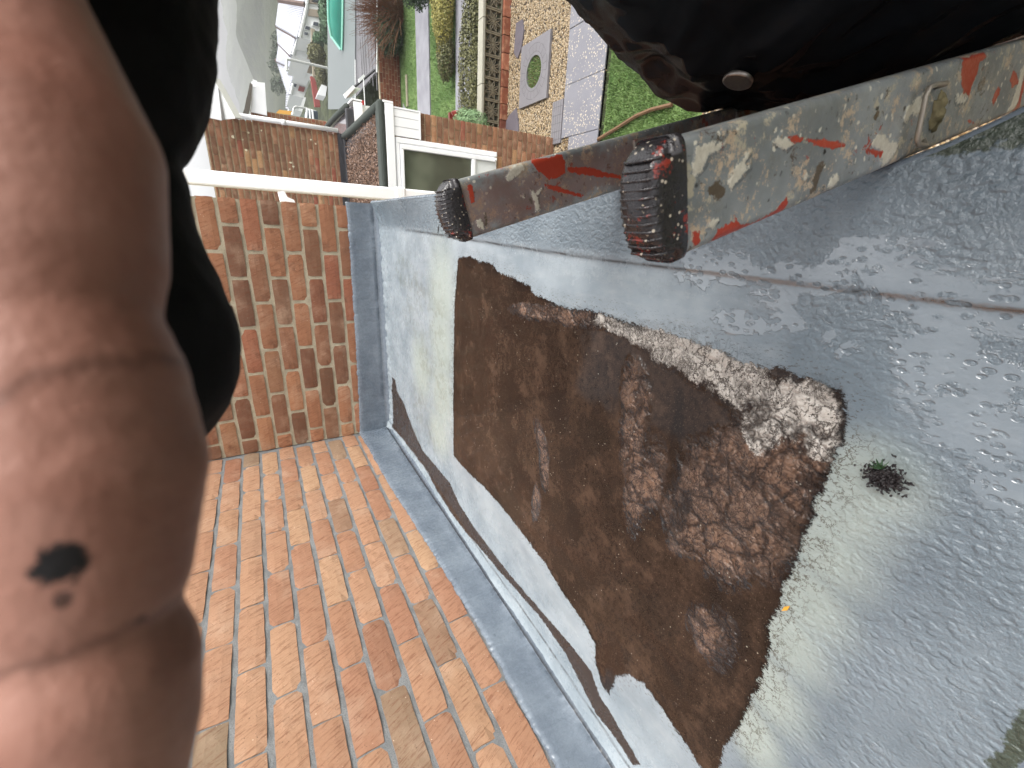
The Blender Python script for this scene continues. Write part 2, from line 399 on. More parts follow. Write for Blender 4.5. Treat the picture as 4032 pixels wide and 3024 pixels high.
pebbles('gravel', 'tan and cream gravel stones filling the front garden', (1.9, 2.45, 4.6, 4.78), 9000, .008, .018, GZ + .002, PEB, [(2.92, 3.56, 3.72, 4.34), (2.1, 2.42, 5, 3.18)])
# speckled grey slabs of the patio strip
m = Mat('patio_slab', 0.45); g = m.geo(); 
c = m.mix(m.noise(4, g, 4), lin(102, 102, 110), lin(122, 122, 128))
sp = m.math('MULTIPLY', m.ss(m.vor(34, g), 0.36, 0.24), m.ss(m.noise(5, g, 4), 0.40, 0.5))
c = m.mix(sp, c, lin(176, 166, 150))
PAT = m.fin(c, None, m.bump(m.math('ADD', m.noise(150, g, 3), sp), 0.4, 0.004))
patio = empty('patio', (2.9, 2.8, GZ), 'wide grey patio strip dotted with pale specks beside the gravel', 'patio')
for i in range(6):
    x0 = 1.75 + i * .62
    MB().box((x0 + .002, 2.40, GZ - .04), (x0 + .618, 3.17 if i > 0 else 3.0, GZ + .02 + random.uniform(-.003, .003))).build('slab', PAT, patio, bevel=.006)
slate = simple('slate_cut', lin(88, 83, 90), 0.5, 0.25, 9, 0.006, 60)
CON2 = simple('imprinted_slab', lin(108, 106, 110), 0.55, 0.15, 6, 0.004, 120)
for k, (px, lab) in enumerate([([(3.7637,4.5952,-3.52),(4.1066,4.5665,-3.52),(4.0951,4.38,-3.52),(3.9413,4.3276,-3.52),(3.7374,4.3794,-3.52),(3.6363,4.4823,-3.52),(3.7302,4.5921,-3.52)], 'flat grey slate lying in gravel below the pierced wall'),
                               ([(2.762,4.9012,-3.52),(2.9232,4.6555,-3.52),(2.9755,4.4566,-3.52),(2.695,4.3498,-3.52),(2.5872,4.339,-3.52)], 'dark grey cut slab in gravel near the brick porch'),
                               ([(4.3057,4.899,-3.52),(4.4557,4.8713,-3.52),(4.3881,4.7624,-3.52),(4.2414,4.7968,-3.52)], 'small dark slab at the far edge of the gravel')]):
    tag(slab('stepping_slab', [(p[0], p[1], GZ) for p in px], .03, slate, up=.022), lab, 'slab', 'loose slabs in the gravel')
# round-well slab: square of stamped concrete round a grassed circle
well = empty('planter_slab', (3.33, 3.96, GZ), 'square stamped concrete slab around a grassy planting hole', 'planter')
vs = []; fs = []; N = 48; zt = GZ + .035
cx, cy, r0, r1 = 3.34, 3.965, .20, .235
sq = []
for i in range(N):
    a = 2 * math.pi * i / N; t = 1 / max(abs(math.cos(a)), abs(math.sin(a)))
    sq.append((cx + .40 * t * math.cos(a), cy + .38 * t * math.sin(a)))
for i in range(N):
    a = 2 * math.pi * i / N
    vs += [(cx + r0 * math.cos(a), cy + r0 * math.sin(a), zt - .06), (cx + r0 * math.cos(a), cy + r0 * math.sin(a), zt), (sq[i][0], sq[i][1], zt), (sq[i][0], sq[i][1], zt - .05)]
for i in range(N):
    j = (i + 1) % N
    for k in range(3): fs.append((i*4+k, j*4+k, j*4+k+1, i*4+k+1))
link('slab', mesh('slab', vs, fs, CON2), well)
groove = simple('groove', lin(84, 82, 84), 0.8)
gb = MB()
for i in range(20):
    a = 2 * math.pi * (i + .5) / 20
    for (ra, rb, w_) in ((.245, .335, .005),):
        d = Vector((math.cos(a), math.sin(a), 0)); s_ = Vector((-d.y, d.x, 0)) * w_ / 2; c0 = Vector((cx, cy, zt + .0015))
        gb.add([c0 + d * ra + s_, c0 + d * ra - s_, c0 + d * rb - s_, c0 + d * rb + s_], [(0, 1, 2, 3)])
for R_ in (.24, .34):
    pts = [(cx + R_ * math.cos(t * math.pi / 24), cy + R_ * math.sin(t * math.pi / 24)) for t in range(48)]
    for i in range(48):
        if R_ > .3 and i % 5 == 4: continue
        a, b = Vector((*pts[i], zt + .0015)), Vector((*pts[(i+1) % 48], zt + .0015)); o_ = Vector((cx, cy, zt + .0015))
        gb.add([a, b, b + (b - o_).normalized() * .005, a + (a - o_).normalized() * .005], [(0, 1, 2, 3)])
gb.build('groove', groove, well)
vs = []; fs = []
for i in range(1400):
    r = .195 * math.sqrt(random.random()); a = random.uniform(0, 6.3); x, y = cx + r * math.cos(a), cy + r * math.sin(a); b = random.uniform(0, 6.3); k = len(vs)
    vs += [(x + .006 * math.cos(b), y + .006 * math.sin(b), zt - .055), (x - .006 * math.cos(b), y - .006 * math.sin(b), zt - .055), (x + random.uniform(-.03, .03), y + random.uniform(-.03, .03), zt + random.uniform(-.03, .02))]; fs.append((k, k+1, k+2))
o = link('ground_cover', mesh('ground_cover', vs, fs, MT_BLADE), well)
vs = [(cx + .2 * math.cos(t), cy + .2 * math.sin(t), zt - .05) for t in np.linspace(0, 2 * math.pi, 25)[:-1]]
link('soil', mesh('soil', vs, [tuple(range(24))], MT_GRASS), well)
# small stamped slab with a brick pattern, between gravel and patio
sb = empty('stamped_slab', (2.55, 3.3, GZ), 'small grey slab stamped with a brick pattern at the patio edge', 'slab')
q = [(2.472,3.5361,-3.52),(2.7535,3.5091,-3.52),(2.7955,3.2408,-3.52),(2.3744,3.1801,-3.52)]
ax, bx = 2.47, 2.85
MB().box((ax - .15, 3.18, GZ - .03), (bx, 3.42, GZ + .03)).build('slab', CON2, sb, bevel=.005)
gb = MB()
for i in range(4): gb.box((ax - .15, 3.22 + i * .05, GZ + .0305), (bx, 3.224 + i * .05, GZ + .032))
for i in range(5): gb.box((ax - .1 + i * .1, 3.18, GZ + .0305), (ax - .096 + i * .1, 3.42, GZ + .0322))
gb.build('groove', groove, sb)
# timber/earth edging with a second gravel bed, far right corner under the coat
edge_m = simple('rusty_edging', lin(96, 70, 46), 0.7, 0.3, 10, 0.002)
pts = [(2.2513,2.364,-3.5),(2.3298,2.0199,-3.5),(2.399,1.7516,-3.5),(2.4202,1.535,-3.5),(2.4151,1.2643,-3.5)]
tag(MB().tube([(p[0], p[1], GZ + .03) for p in pts], .022, 6).build('lawn_edging', edge_m), 'curved brown edging strip between lawn and gravel', 'edging')
tag(slab('gravel_bed', rect(1.35, -3.2, 9, 0.9, GZ), .05, GRAVEL, up=-.003), kind='structure')

# pierced screen-block wall with coping and plinth
blk_m = simple('screen_block', lin(112, 104, 86), 0.95, 0.35, 14, 0.006, 50)
cop_m = simple('coping_stone', lin(146, 144, 132), 0.85, 0.15, 5, 0.004, 60)
wall = empty('screen_block_wall', (3.6, 4.86, GZ), 'low garden wall of pierced flower-pattern blocks under a pale coping', 'garden wall')
def screen_block():
    b = MB(); H = .29; t = .045
    for (a0, c0, a1, c1) in ((0, 0, H, .016), (0, H - .016, H, H), (0, .016, .016, H - .016), (H - .016, .016, H, H - .016)): b.box((a0, -t, c0), (a1, t, c1))
    cxx = H / 2
    for k in range(8):      # eight leaf-shaped petals round the middle
        a = math.pi * k / 4 + math.pi / 8; d = Vector((math.cos(a), 0, math.sin(a))); s_ = Vector((-d.z, 0, d.x)); L = .145
        c0 = Vector((cxx, 0, cxx)); out = []
        for (u, w_) in ((.12, .0), (.35, .018), (.62, .022), (.95, .004), (.62, -.022), (.35, -.018)): out.append(c0 + d * (L * u) + s_ * w_)
        rim = []
        for (u, w_) in ((.22, .0), (.4, .009), (.62, .012), (.86, .001), (.62, -.012), (.4, -.009)): rim.append(c0 + d * (L * u) + s_ * w_)
        n = 6
        for y_ in (-t * .9,):
            vs = [p + Vector((0, y_, 0)) for p in out] + [p + Vector((0, y_, 0)) for p in rim] + [p + Vector((0, t * .9, 0)) for p in out] + [p + Vector((0, t * .9, 0)) for p in rim]
            fs = []
            for i in range(n):
                j = (i + 1) % n
                fs += [(i, j, n + j, n + i), (2*n+i, 3*n+i, 3*n+j, 2*n+j), (i, 2*n+i, 2*n+j, j), (n+i, n+j, 3*n+j, 3*n+i)]
            b.add(vs, fs)
    b.tube([(cxx, -t * .9, cxx), (cxx, t * .9, cxx)], .02, 8)
    me = mesh('block', b.v, b.f, blk_m)
    bm = bmesh.new(); bm.from_mesh(me); bmesh.ops.recalc_face_normals(bm, faces=bm.faces); bm.to_mesh(me); bm.free(); return me
sbm = screen_block()
for i in range(11):
    o = bpy.data.objects.new('block', sbm); COL.objects.link(o); o.parent = wall
    o.location = (2.52 + i * .297 - 3.6, 0, -3.42 - GZ)
for i in range(4): MB().box((2.45 + i * .85, 4.78, -3.118), (3.294 + i * .85, 4.95, -3.075)).build('coping', cop_m, wall, bevel=.006)
for i in range(14): MB().box((2.4 + i * .23, 4.77, -3.56), (2.62 + i * .23, 4.93, -3.43)).build('kerb_brick', BR_R, wall, bevel=.004)

# ------------------------------------------------------------------ leaves
def leaf_mat(name, a, b, c_):
    m = Mat(name, 0.6, spec=0.35); g = m.geo()
    a, b, c_ = [tn(q, .62, .8) for q in (a, b, c_)]
    return m.fin(m.ramp(m.noise(14, g, 4, 0.75), [(0.3, a), (0.5, b), (0.7, c_)]))
LF_DK = leaf_mat('leaf_dark', lin(34, 52, 34), lin(66, 92, 56), lin(110, 134, 92))
LF_YL = leaf_mat('leaf_yellow', lin(108, 104, 34), lin(176, 166, 50), lin(214, 200, 84))
LF_OL = leaf_mat('leaf_olive', lin(70, 72, 32), lin(112, 112, 56), lin(150, 148, 84))
LF_PG = leaf_mat('leaf_pale', lin(92, 136, 78), lin(132, 176, 110), lin(166, 204, 142))
LF_GN = leaf_mat('leaf_green', lin(44, 84, 48), lin(78, 120, 74), lin(124, 160, 108))
STEM = simple('stem_bark', lin(84, 66, 48), 0.9, 0.3, 20)
def shrub(name, label, c, rad, n, size, mat, parent=None, cat='shrub', group=None, long=1.6, flat=0.0):
    root = empty(name, (c[0], c[1], c[2] - rad[2]), label, cat, group)
    vs = []; fs = []
    for _ in range(n):
        d = Vector((random.gauss(0, 1), random.gauss(0, 1), random.gauss(0, 1))).normalized()
        rr = random.uniform(.55, 1.0) ** .5
        lump = 1 + .16 * noise.noise(d * 2.3 + Vector((c[0], c[1], 0)))
        lump += .10 * noise.noise(d * 6)
        p = Vector((c[0] + d.x * rad[0] * rr * lump, c[1] + d.y * rad[1] * rr * lump, c[2] + d.z * rad[2] * rr * lump))
        if p.z < c[2] - rad[2] * .98: continue
        nrm = (d + Vector((random.uniform(-.8, .8), random.uniform(-.8, .8), random.uniform(-.5, .9)))).normalized()
        a = nrm.orthogonal().normalized(); a = Matrix.Rotation(random.uniform(0, 6.3), 3, nrm) @ a; b = nrm.cross(a)
        s = size * random.uniform(.6, 1.3); k = len(vs)
        vs += [p - a * s * long * .5, p + b * s * .35, p + a * s * long * .5, p - b * s * .35]; fs.append((k, k+1, k+2, k+3))
    link('foliage', mesh('foliage', vs, fs, mat), root)
    b = MB()
    for i in range(7):
        a = random.uniform(0, 6.3); e = Vector((c[0] + math.cos(a) * rad[0] * .7, c[1] + math.sin(a) * rad[1] * .7, c[2] + rad[2] * random.uniform(-.2, .7)))
        b.tube([(c[0], c[1], c[2] - rad[2]), (Vector((c[0], c[1], c[2] - rad[2])) + e) / 2 + Vector((0, 0, .05 * rad[2])), e], [.02 * rad[0] + .004, .015 * rad[0] + .003, .003], 5)
    b.build('stem', STEM, root)
    return root
shrub('shrub', 'dark green conical shrub standing on the lawn', (5.9, 7.7, -3.0), (.75, .42, .42), 9000, .035, LF_DK)
shrub('shrub', 'golden yellow low conifer beside the concrete walk', (5.05, 7.0, -3.3), (.75, .2, .22), 6000, .028, LF_YL)
shrub('shrub', 'olive brown end of the low conifer on the lawn', (4.3, 7.02, -3.36), (.45, .17, .18), 3500, .028, LF_OL)
shrub('hedge', 'long olive hedge growing behind the pierced wall', (3.55, 5.32, -3.22), (1.45, .32, .3), 15000, .03, LF_OL, cat='hedge')
shrub('shrub', 'pale silvery shrub at the street end of the hedge', (5.6, 5.6, -3.1), (.5, .3, .3), 4000, .035, LF_PG)
shrub('shrub', 'pale mint green mound of foliage by the screen wall end', (2.72, 5.0, -3.0), (.26, .3, .32), 7000, .02, LF_PG)
shrub('shrub', 'dark green low shrub tucked against the brick porch wall', (2.62, 5.75, -3.1), (.3, .35, .2), 4000, .02, LF_GN)
shrub('shrub', 'mossy olive bush at the foot of the white cladding', (2.75, 7.0, -3.1), (.35, .3, .3), 5000, .025, LF_OL)
pot_m = simple('terracotta_gloss', lin(112, 40, 32), 0.35, 0.2, 10)
pot = empty('plant_pot', (3.05, 6.3, GZ), 'oxblood glazed plant pot lying on its side', 'plant pot')
vs = []; fs = []; prof = [(.0, .07), (.16, .09), (.20, .12), (.22, .12), (.22, .105), (.02, .06)]
for i, (h, r) in enumerate(prof):
    for k in range(16):
        a = 2 * math.pi * k / 16; vs.append((3.05 + h * 1.2 - .1, 6.3 + r * 1.3 * math.cos(a), GZ + .2 + r * 1.3 * math.sin(a)))
for i in range(len(prof) - 1):
    for k in range(16): fs.append((i*16+k, i*16+(k+1) % 16, (i+1)*16+(k+1) % 16, (i+1)*16+k))
link('pot_body', mesh('pot_body', vs, fs, pot_m, True), pot)
MB().box((3.0, 6.55, GZ), (3.25, 6.62, GZ + .3)).build('pot_tile', pot_m, pot, bevel=.004)

# ------------------------------------------------------------------ neighbour's house: side wall, porch with litter-covered flat roof, window
nb = empty('neighbour_house', (2.0, 5.7, GZ), 'brown brick terraced house with white downpipe and white roof trim', 'house')
YC = 5.6
o = MB().box((-1.0, YC + .012, GZ), (2.425, YC + .2, 0.75)).build('wall', MO_C, nb)
def bw(wallobj, frame, mat, *a, **k): return brickwork(wallobj, frame, mat, *a, **k)
# face to -Y : rotz = pi maps the brick's +Y face to -Y
bw(o, ((1.05, YC, 0), math.pi, (1, 0, 0)), BR_C, 1.39, -1.006, 0.74, detail=True, joint=.017, pj=.006)
# white downpipe and trim at its corner
wp = MB().tube([(2.475, YC - .02, z) for z in (-1.0, -.2, .42)], .032, 12).build('downpipe', WHITE, nb, smooth=True)
MB().tube([(2.475, YC - .02, -.28), (2.475, YC - .02, -.22)], .037, 12).build('pipe_collar', WHITE, wp, smooth=True)
MB().prism([(2.8336,5.35,0.5333),(2.8226,5.35,0.4581),(2.4064,5.35,0.2732),(2.4063,5.35,0.3524)], (0, .10, 0)).build('bargeboard', simple('grey_board', lin(196, 196, 188), .5, .04), nb)  # pale grey bargeboard beside the white trim
MB().prism([(2.8447,5.45,0.6419),(2.8383,5.45,0.5415),(2.7786,5.45,0.4955),(2.3624,5.45,0.5164),(2.3793,5.45,0.7174),(2.4063,5.45,0.8797)], (0, .04, 0)).build('fascia_board', WHITE, nb)
MB().prism([(2.7721,5.42,0.4949),(2.76,5.42,0.4828),(2.3755,5.42,0.4755),(2.361,5.42,0.5123)], (0, .02, 0)).build('soffit_joint', simple('grey_joint', lin(120, 118, 116), .6), nb)
MB().prism([(2.7729,5.43,0.4869),(2.4099,5.43,0.3393),(2.3763,5.43,0.4816)], (0, .03, 0)).build('soffit_panel', WHITE, nb)
MB().prism([(2.0363,5.5,1.059),(2.2364,5.5,0.9008),(2.3463,5.5,0.7575),(1.8611,5.5,1.0082),(1.6315,5.5,1.1322)], (0, .05, 0)).build('verge_tile', simple('grey_tile', lin(150, 150, 140), .7), nb)
# bird-dropping style mortar splashes on that wall
MS = simple('mortar_splash', lin(214, 206, 180), .9)
for (X0, Z0, r) in ((2.2, .42, .022), (2.05, .28, .018), (2.18, .3, .012), (2.28, .22, .014), (1.95, -.28, .018), (1.9, -.31, .016), (1.86, -.26, .012), (2.33, .05, .012), (2.3, -.6, .012), (2.25, -.66, .012)):
    b = MB(); pts = [(X0 + r * math.cos(a) * random.uniform(.6, 1.2), YC - .001, Z0 + r * math.sin(a) * random.uniform(.5, 1.3)) for a in np.linspace(0, 6.28, 9)[:-1]]
    b.prism(pts, (0, -.004, 0)); b.build('mortar_splash', MS, nb)

# porch
PY = 3.35
pc = empty('porch', (1.9, 4.4, GZ), 'brick porch with white window, cladding and a felt flat roof under leaf litter', 'porch')
pw = MB().box((2.07, PY + .012, GZ), (2.405, PY + .1, -1.22)).box((1.2, PY + .012, GZ), (2.07, PY + .1, -2.62)).build('wall', MO_C, pc)
bw(pw, ((1.25, PY, 0), math.pi, (1, 0, 0)), BR_C, 1.155, GZ, -1.24, holes=[(-1, .845, -2.6, 0)], start=.03, joint=.014, pj=.006)
MB().box((2.3, PY + .1, GZ), (2.405, YC - .002, -1.24)).build('side_wall', MO_B, pc)
# upper white cladding of three vertical boards
for i, (x0, x1) in enumerate(((2.118, 2.212), (2.216, 2.309), (2.313, 2.392))):
    MB().box((x0, PY - .045, -1.535), (x1, PY - .022, -1.235)).build('cladding_board', WHITE, pc, bevel=.003)
MB().box((2.112, PY - .05, -1.556), (2.412, PY - .0, -1.537)).build('cladding_trim', WHITE, pc, bevel=.002)
MB().box((2.394, PY - .05, -1.535), (2.412, PY - .0, -1.235)).build('cladding_trim', WHITE, pc, bevel=.002)
# white fascia under the roof edge
MB().box((1.2, PY - .06, -1.232), (2.43, PY - .035, -1.135)).build('fascia_board', WHITE, pc, bevel=.003)
MB().box((2.432, PY - .06, -1.232), (2.455, YC, -1.115)).build('fascia_board', WHITE, pc, bevel=.003)
# window: outer frame, sash, panes
wd = MB().box((1.2, PY - .03, -2.60), (2.108, PY + .02, -1.242)).build('window', WHITE, pc)
MB().box((2.05, PY - .05, -2.60), (2.106, PY - .032, -1.25)).box((1.2, PY - .05, -1.29), (2.048, PY - .032, -1.25)).build('window_frame', WHITE, wd, bevel=.006)
MB().box((1.985, PY - .066, -2.58), (2.034, PY - .034, -1.30)).box((1.2, PY - .066, -1.336), (1.983, PY - .034, -1.30)).box((1.2, PY - .066, -2.28), (1.983, PY - .034, -2.23)).build('sash', WHITE, wd, bevel=.006)
gm = Mat('window_glass', 0.08, spec=0.8); g = gm.geo()
gm = gm.fin(gm.mix(gm.ss(gm.noise(2.2, g, 2), .35, .7), lin(70, 74, 62), lin(98, 104, 88)))
MB().box((1.2, PY - .037, -2.228), (1.982, PY - .033, -1.338)).build('pane', gm, wd)
MB().box((1.2, PY - .037, -2.578), (1.982, PY - .033, -2.282)).build('pane', WHITE2, wd)
MB().box((2.0, PY - .08, -2.585), (2.03, PY - .05, -2.55)).build('hinge', WHITE, wd, bevel=.004)
# porch flat roof: felt deck, rolls round the edge, lead at the wall
FELT = simple('mossy_felt', lin(58, 64, 60), 0.9, 0.25, 12, 0.004, 150)
MB().box((1.2, PY + .1, -1.16), (2.40, YC, -1.10)).build('roof_deck', simple('wet_felt', lin(90, 84, 84), .18, .3, 4), pc)
MB().box((1.2, PY - .06, -1.133), (2.46, PY + .10, -1.055)).build('kerb_roll', FELT, pc, smooth=False, bevel=.03)
MB().tube([(2.40, PY + .05, -1.085), (2.405, 4.2, -1.09), (2.395, 5.0, -1.09), (2.40, YC - .05, -1.085)], [.055, .05, .056, .05], 10).build('kerb_roll', FELT, pc, smooth=True)
MB().box((1.2, YC - .10, -1.102), (2.44, YC - .006, -1.06)).build('lead_flashing', BLACK, pc, bevel=.01)
MB().box((1.2, YC - .018, -1.06), (2.44, YC - .004, -.985)).build('lead_flashing', BLACK, pc)
for xx in (1.3, 1.62, 1.94, 2.26): MB().tube([(xx, YC - .022, -1.06), (xx + .22, YC - .022, -1.0)], .006, 5).build('lead_fold', BLACK, pc)
# leaf litter
LIT = Mat('leaf_litter', 0.45); g = LIT.geo(); LIT = LIT.fin(LIT.ramp(LIT.noise(45, g, 3, .8), [(0.3, lin(40, 28, 22)), (0.45, lin(100, 72, 56)), (0.55, lin(150, 122, 102)), (0.7, lin(60, 44, 36))]))
vs = []; fs = []
for _ in range(9000):
    x = random.uniform(1.25, 2.35); y = random.uniform(PY + .12, YC - .12)
    if x + .35 * (y - PY) / 2.2 + random.uniform(-.12, .12) > 2.42 and True:
        if random.random() < .92: continue
    z = -1.095 + random.uniform(0, .03); n_ = Vector((random.gauss(0, .6), random.gauss(0, .6), 1)).normalized(); a = n_.orthogonal().normalized(); a = Matrix.Rotation(random.uniform(0, 6.3), 3, n_) @ a; b = n_.cross(a)
    s = random.uniform(.009, .02); p = Vector((x, y, z)); k = len(vs)
    vs += [p - a * s, p + b * s * .5 + n_ * s * .3, p + a * s, p - b * s * .5 + n_ * s * .3]; fs.append((k, k+1, k+2, k+3))
tag(link('leaf_litter', mesh('leaf_litter', vs, fs, LIT)), 'brown leaf litter heaped on the porch flat roof', 'leaf litter', kind='stuff')

# second house along the row with its own porch
nb2 = empty('neighbour_house', (2.6, 9.7, GZ), 'second brick house along the row, with tiled verge and white box end', 'house')
o = MB().box((1.0, 9.212, GZ), (3.26, 9.4, .06)).build('wall', MO_B, nb2)
bw(o, ((1.95, 9.2, 0), math.pi, (1, 0, 0)), BR_C, 1.3, -1.39, .07, detail=False, joint=.012, pj=.008)
MB().prism([(3.744,9.15,-0.0257),(3.7618,9.15,-0.2651),(3.1752,9.15,-0.2276),(3.1984,9.15,0.0609)], (0, .05, 0)).build('box_end', WHITE, nb2, bevel=.004)
MB().prism([(3.7487,9.0,-0.0482),(3.7365,9.0,-0.1209),(3.6398,9.0,-0.1119),(3.6188,9.0,-0.043)], (0, .05, 0)).build('gutter_end', WHITE, nb2)
tile_m = simple('dark_roof_tile', lin(92, 86, 78), .8, .3, 14, .004)
for (a_, b_, c_, d_) in (((985,326),(995,330),(985,385),(970,382)), ((975,380),(988,384),(976,435),(962,430)), ((965,428),(978,434),(968,462),(952,458))):
    pass
MB().prism([(3.7054,9.12,0.0061),(3.687,9.12,-0.0353),(3.5042,9.12,0.0084),(3.4316,9.12,0.0983)], (0, .06, 0)).build('roof_tile', tile_m, nb2)
MB().prism([(3.45,9.1,0.0955),(3.482,9.1,0.0116),(3.2414,9.1,0.0726),(3.1784,9.1,0.1879)], (0, .06, 0)).build('roof_tile', tile_m, nb2)
MB().prism([(3.202,9.08,0.1842),(3.2285,9.08,0.0743),(3.0747,9.08,0.1409),(3.0877,9.08,0.2317)], (0, .06, 0)).build('roof_tile', tile_m, nb2)
pc2 = empty('porch', (2.6, 6.8, GZ), 'second porch flat roof with dark kerb and standing rain water', 'porch')
zc = -1.22
MB().box((2.0, 6.0, zc - .12), (2.90, 6.10, zc)).build('kerb_roll', BLACK, pc2, bevel=.02)
MB().tube([(2.93, 6.05, zc - .03), (3.0, 7.4, zc - .05), (3.05, 9.15, zc - .08)], .045, 8).build('kerb_roll', FELT, pc2, smooth=True)
MB().box((2.0, 6.1, zc - .16), (2.95, 9.19, zc - .10)).build('roof_deck', simple('wet_roof', lin(120, 112, 116), .08, .3, 2), pc2)
MB().box((2.0, 5.97, zc - .26), (3.0, 5.995, zc - .125)).build('fascia_board', WHITE, pc2)
MB().box((3.02, 5.97, zc - .26), (3.04, 9.1, zc - .1)).build('fascia_board', WHITE, pc2)
MB().box((2.2, 6.02, GZ), (2.98, 6.12, zc - .27)).build('wall', WHITE2, pc2)

# garage with long corrugated flat roof
RF = Mat('sheet_roof', 0.4); g = RF.geo()
c = RF.mix(RF.ss(RF.noise(1.3, g, 5, .7), .35, .65), lin(84, 82, 84), lin(108, 106, 110)); c = RF.mix(RF.ss(RF.noise(30, g, 3, .7), .52, .66), c, lin(72, 70, 70))
c = RF.mix(RF.ss(RF.vor(9, g), .07, .04), c, lin(214, 214, 214))
RF = RF.fin(c, None, RF.bump(RF.noise(60, g), .5, .01))
RF2 = simple('smooth_grey_roof', lin(104, 110, 110), .5, .06, .8)
ga = empty('garage', (5, 11, GZ), 'low brick garage with long grey sheet roof behind the lawn', 'garage')
gw = MB().box((4.0, 10.712, GZ), (8.0, 10.8, -3.0)).build('wall', MO_B, ga)
bw(gw, ((3.95, 10.7, 0), math.pi, (1, 0, 0)), BR_R, 3.0, GZ, -3.02, detail=False)
q0 = [(6.4729,10.3288,-2.93),(4.8393,10.7744,-2.93),(4.9132,14.476,-2.93),(4.7163,13.4643,-2.93),(7.2272,12.4357,-2.93)]
rq = MB().prism([(6.4729,10.3288,-2.93),(4.8393,10.7744,-2.93),(4.8099,13.4259,-2.93),(7.2272,12.4357,-2.93)], (0, 0, -.05)).build('sheet_roof', RF, ga)
lo = [(6.209,10.4007,-2.93),(6.9372,12.5545,-2.93)]
y_a, y_b = lo[0][1], lo[1][1]
for t in (.12, .3, .45, .6, .72, .85):
    yy = y_a + (y_b - y_a) * t; MB().box((4.3 + t * 1.0, yy, -2.932), (9, yy + .04, -2.922)).build('sheet_rib', RF, rq)
MB().prism([(7.1712,12.3011,-2.9),(4.4951,13.3973,-2.9),(5.4191,18.4459,-2.9),(8.6426,16.4112,-2.9)], (0, 0, -.05)).build('felt_roof', RF2, ga)
e1 = [(6.4156,10.1907,-2.9),(4.7991,10.6294,-2.9)]
MB().tube([(e1[0][0], e1[0][1] - .02, -2.93), (e1[1][0], e1[1][1] - .02, -2.93)], .02, 6).build('gutter', WHITE2, ga)
e1 = [(5.6198,12.7945,-2.88),(4.6472,13.1521,-2.88)]
MB().tube([e1[0], e1[1]], .015, 5).build('roof_edge', WHITE2, ga)
e1 = [(4.7258,10.2,-2.7766),(4.2574,10.2,-2.237)]; e2 = [(4.2321,10.1,-2.2163),(4.0159,10.1,-1.9653),(3.9948,10.1,-2.0565),(4.2357,10.1,-2.4423),(4.5517,10.1,-2.6753)]
MB().tube([e1[0], e1[1]], .03, 6).build('barge_rail', BLACK, ga)
MB().prism([(4.2571,10.0,-2.1879),(4.2154,10.0,-2.243),(3.9602,10.0,-2.0014),(4.0354,10.0,-1.956)], (0, .08, 0)).build('fascia_board', WHITE, ga)
MB().prism([(4.2386,10.05,-2.2543),(4.2357,10.05,-2.3842),(4.0269,10.05,-2.1496),(3.9738,10.05,-2.0227)], (0, .06, 0)).build('fascia_board', simple('greenish_board', lin(190, 200, 184), .6, .1), ga)
MB().prism([(4.5,9.9,-2.4316),(4.4654,9.9,-2.4644),(4.3102,9.9,-2.3183),(4.3847,9.9,-2.3064)], (0, .06, 0)).build('gutter_bracket', WHITE2, ga)
o = MB().prism([(3.887,9.8,-2.1097),(3.9368,9.8,-2.1599),(3.9307,9.8,-2.3698),(3.8351,9.8,-2.3629),(3.8631,9.8,-2.0905)], (0, .1, 0)).build('red_bench', simple('red_paint', lin(190, 40, 30), .4)); tag(o, 'bright red box top between the garage and the second porch', 'box')
tag(MB().tube([(4.3514,9.7,-2.3735),(4.0972,9.7,-2.3726),(3.8121,9.7,-2.3699)], .012, 6).build('post', WHITE2), 'thin white post in front of the garage bricks', 'post')
# canoe lying upturned on the roof
CAN = Mat('green_hull', 0.3); g = CAN.geo(); CAN = CAN.fin(CAN.mix(CAN.noise(3, g, 3), lin(30, 112, 96), lin(52, 136, 118)))
hull = empty('canoe', (7.4, 13.4, -2.9), 'teal green upturned canoe resting on the grey roof', 'canoe')
cp = [(6.3362,14.5685,-2.75),(6.6459,14.6812,-2.75),(6.9357,14.5583,-2.75),(7.2041,14.3987,-2.75),(7.4635,14.2444,-2.75),(8.0524,13.8941,-2.75)]
hv = []; hf = []; ws = [.04, .34, .42, .44, .44, .42]
dd = (Vector(cp[-1]) - Vector(cp[0])); dd.z = 0; dd.normalize(); sdv = Vector((-dd.y, dd.x, 0))
for i, p in enumerate(cp):
    for k in range(9):
        a = math.pi * k / 8; wv = ws[i]
        hv.append(Vector(p) + sdv * (math.cos(a) * wv) + Vector((0, 0, -.12 + .42 * min(1, ws[i] * 1.8) * math.sin(a))))
for i in range(len(cp) - 1):
    for k in range(8): hf.append((i*9+k, i*9+k+1, (i+1)*9+k+1, (i+1)*9+k))
link('hull', mesh('hull', hv, hf, CAN, True), hull)
LG = simple('pale_green_trim', lin(150, 214, 192), .4)
for k, nm in ((0, 'gunwale'), (8, 'gunwale'), (4, 'keel')):
    MB().tube([hv[i*9+k] + Vector((0, 0, .02)) for i in range(len(cp))], .035, 5).build(nm, LG, hull)
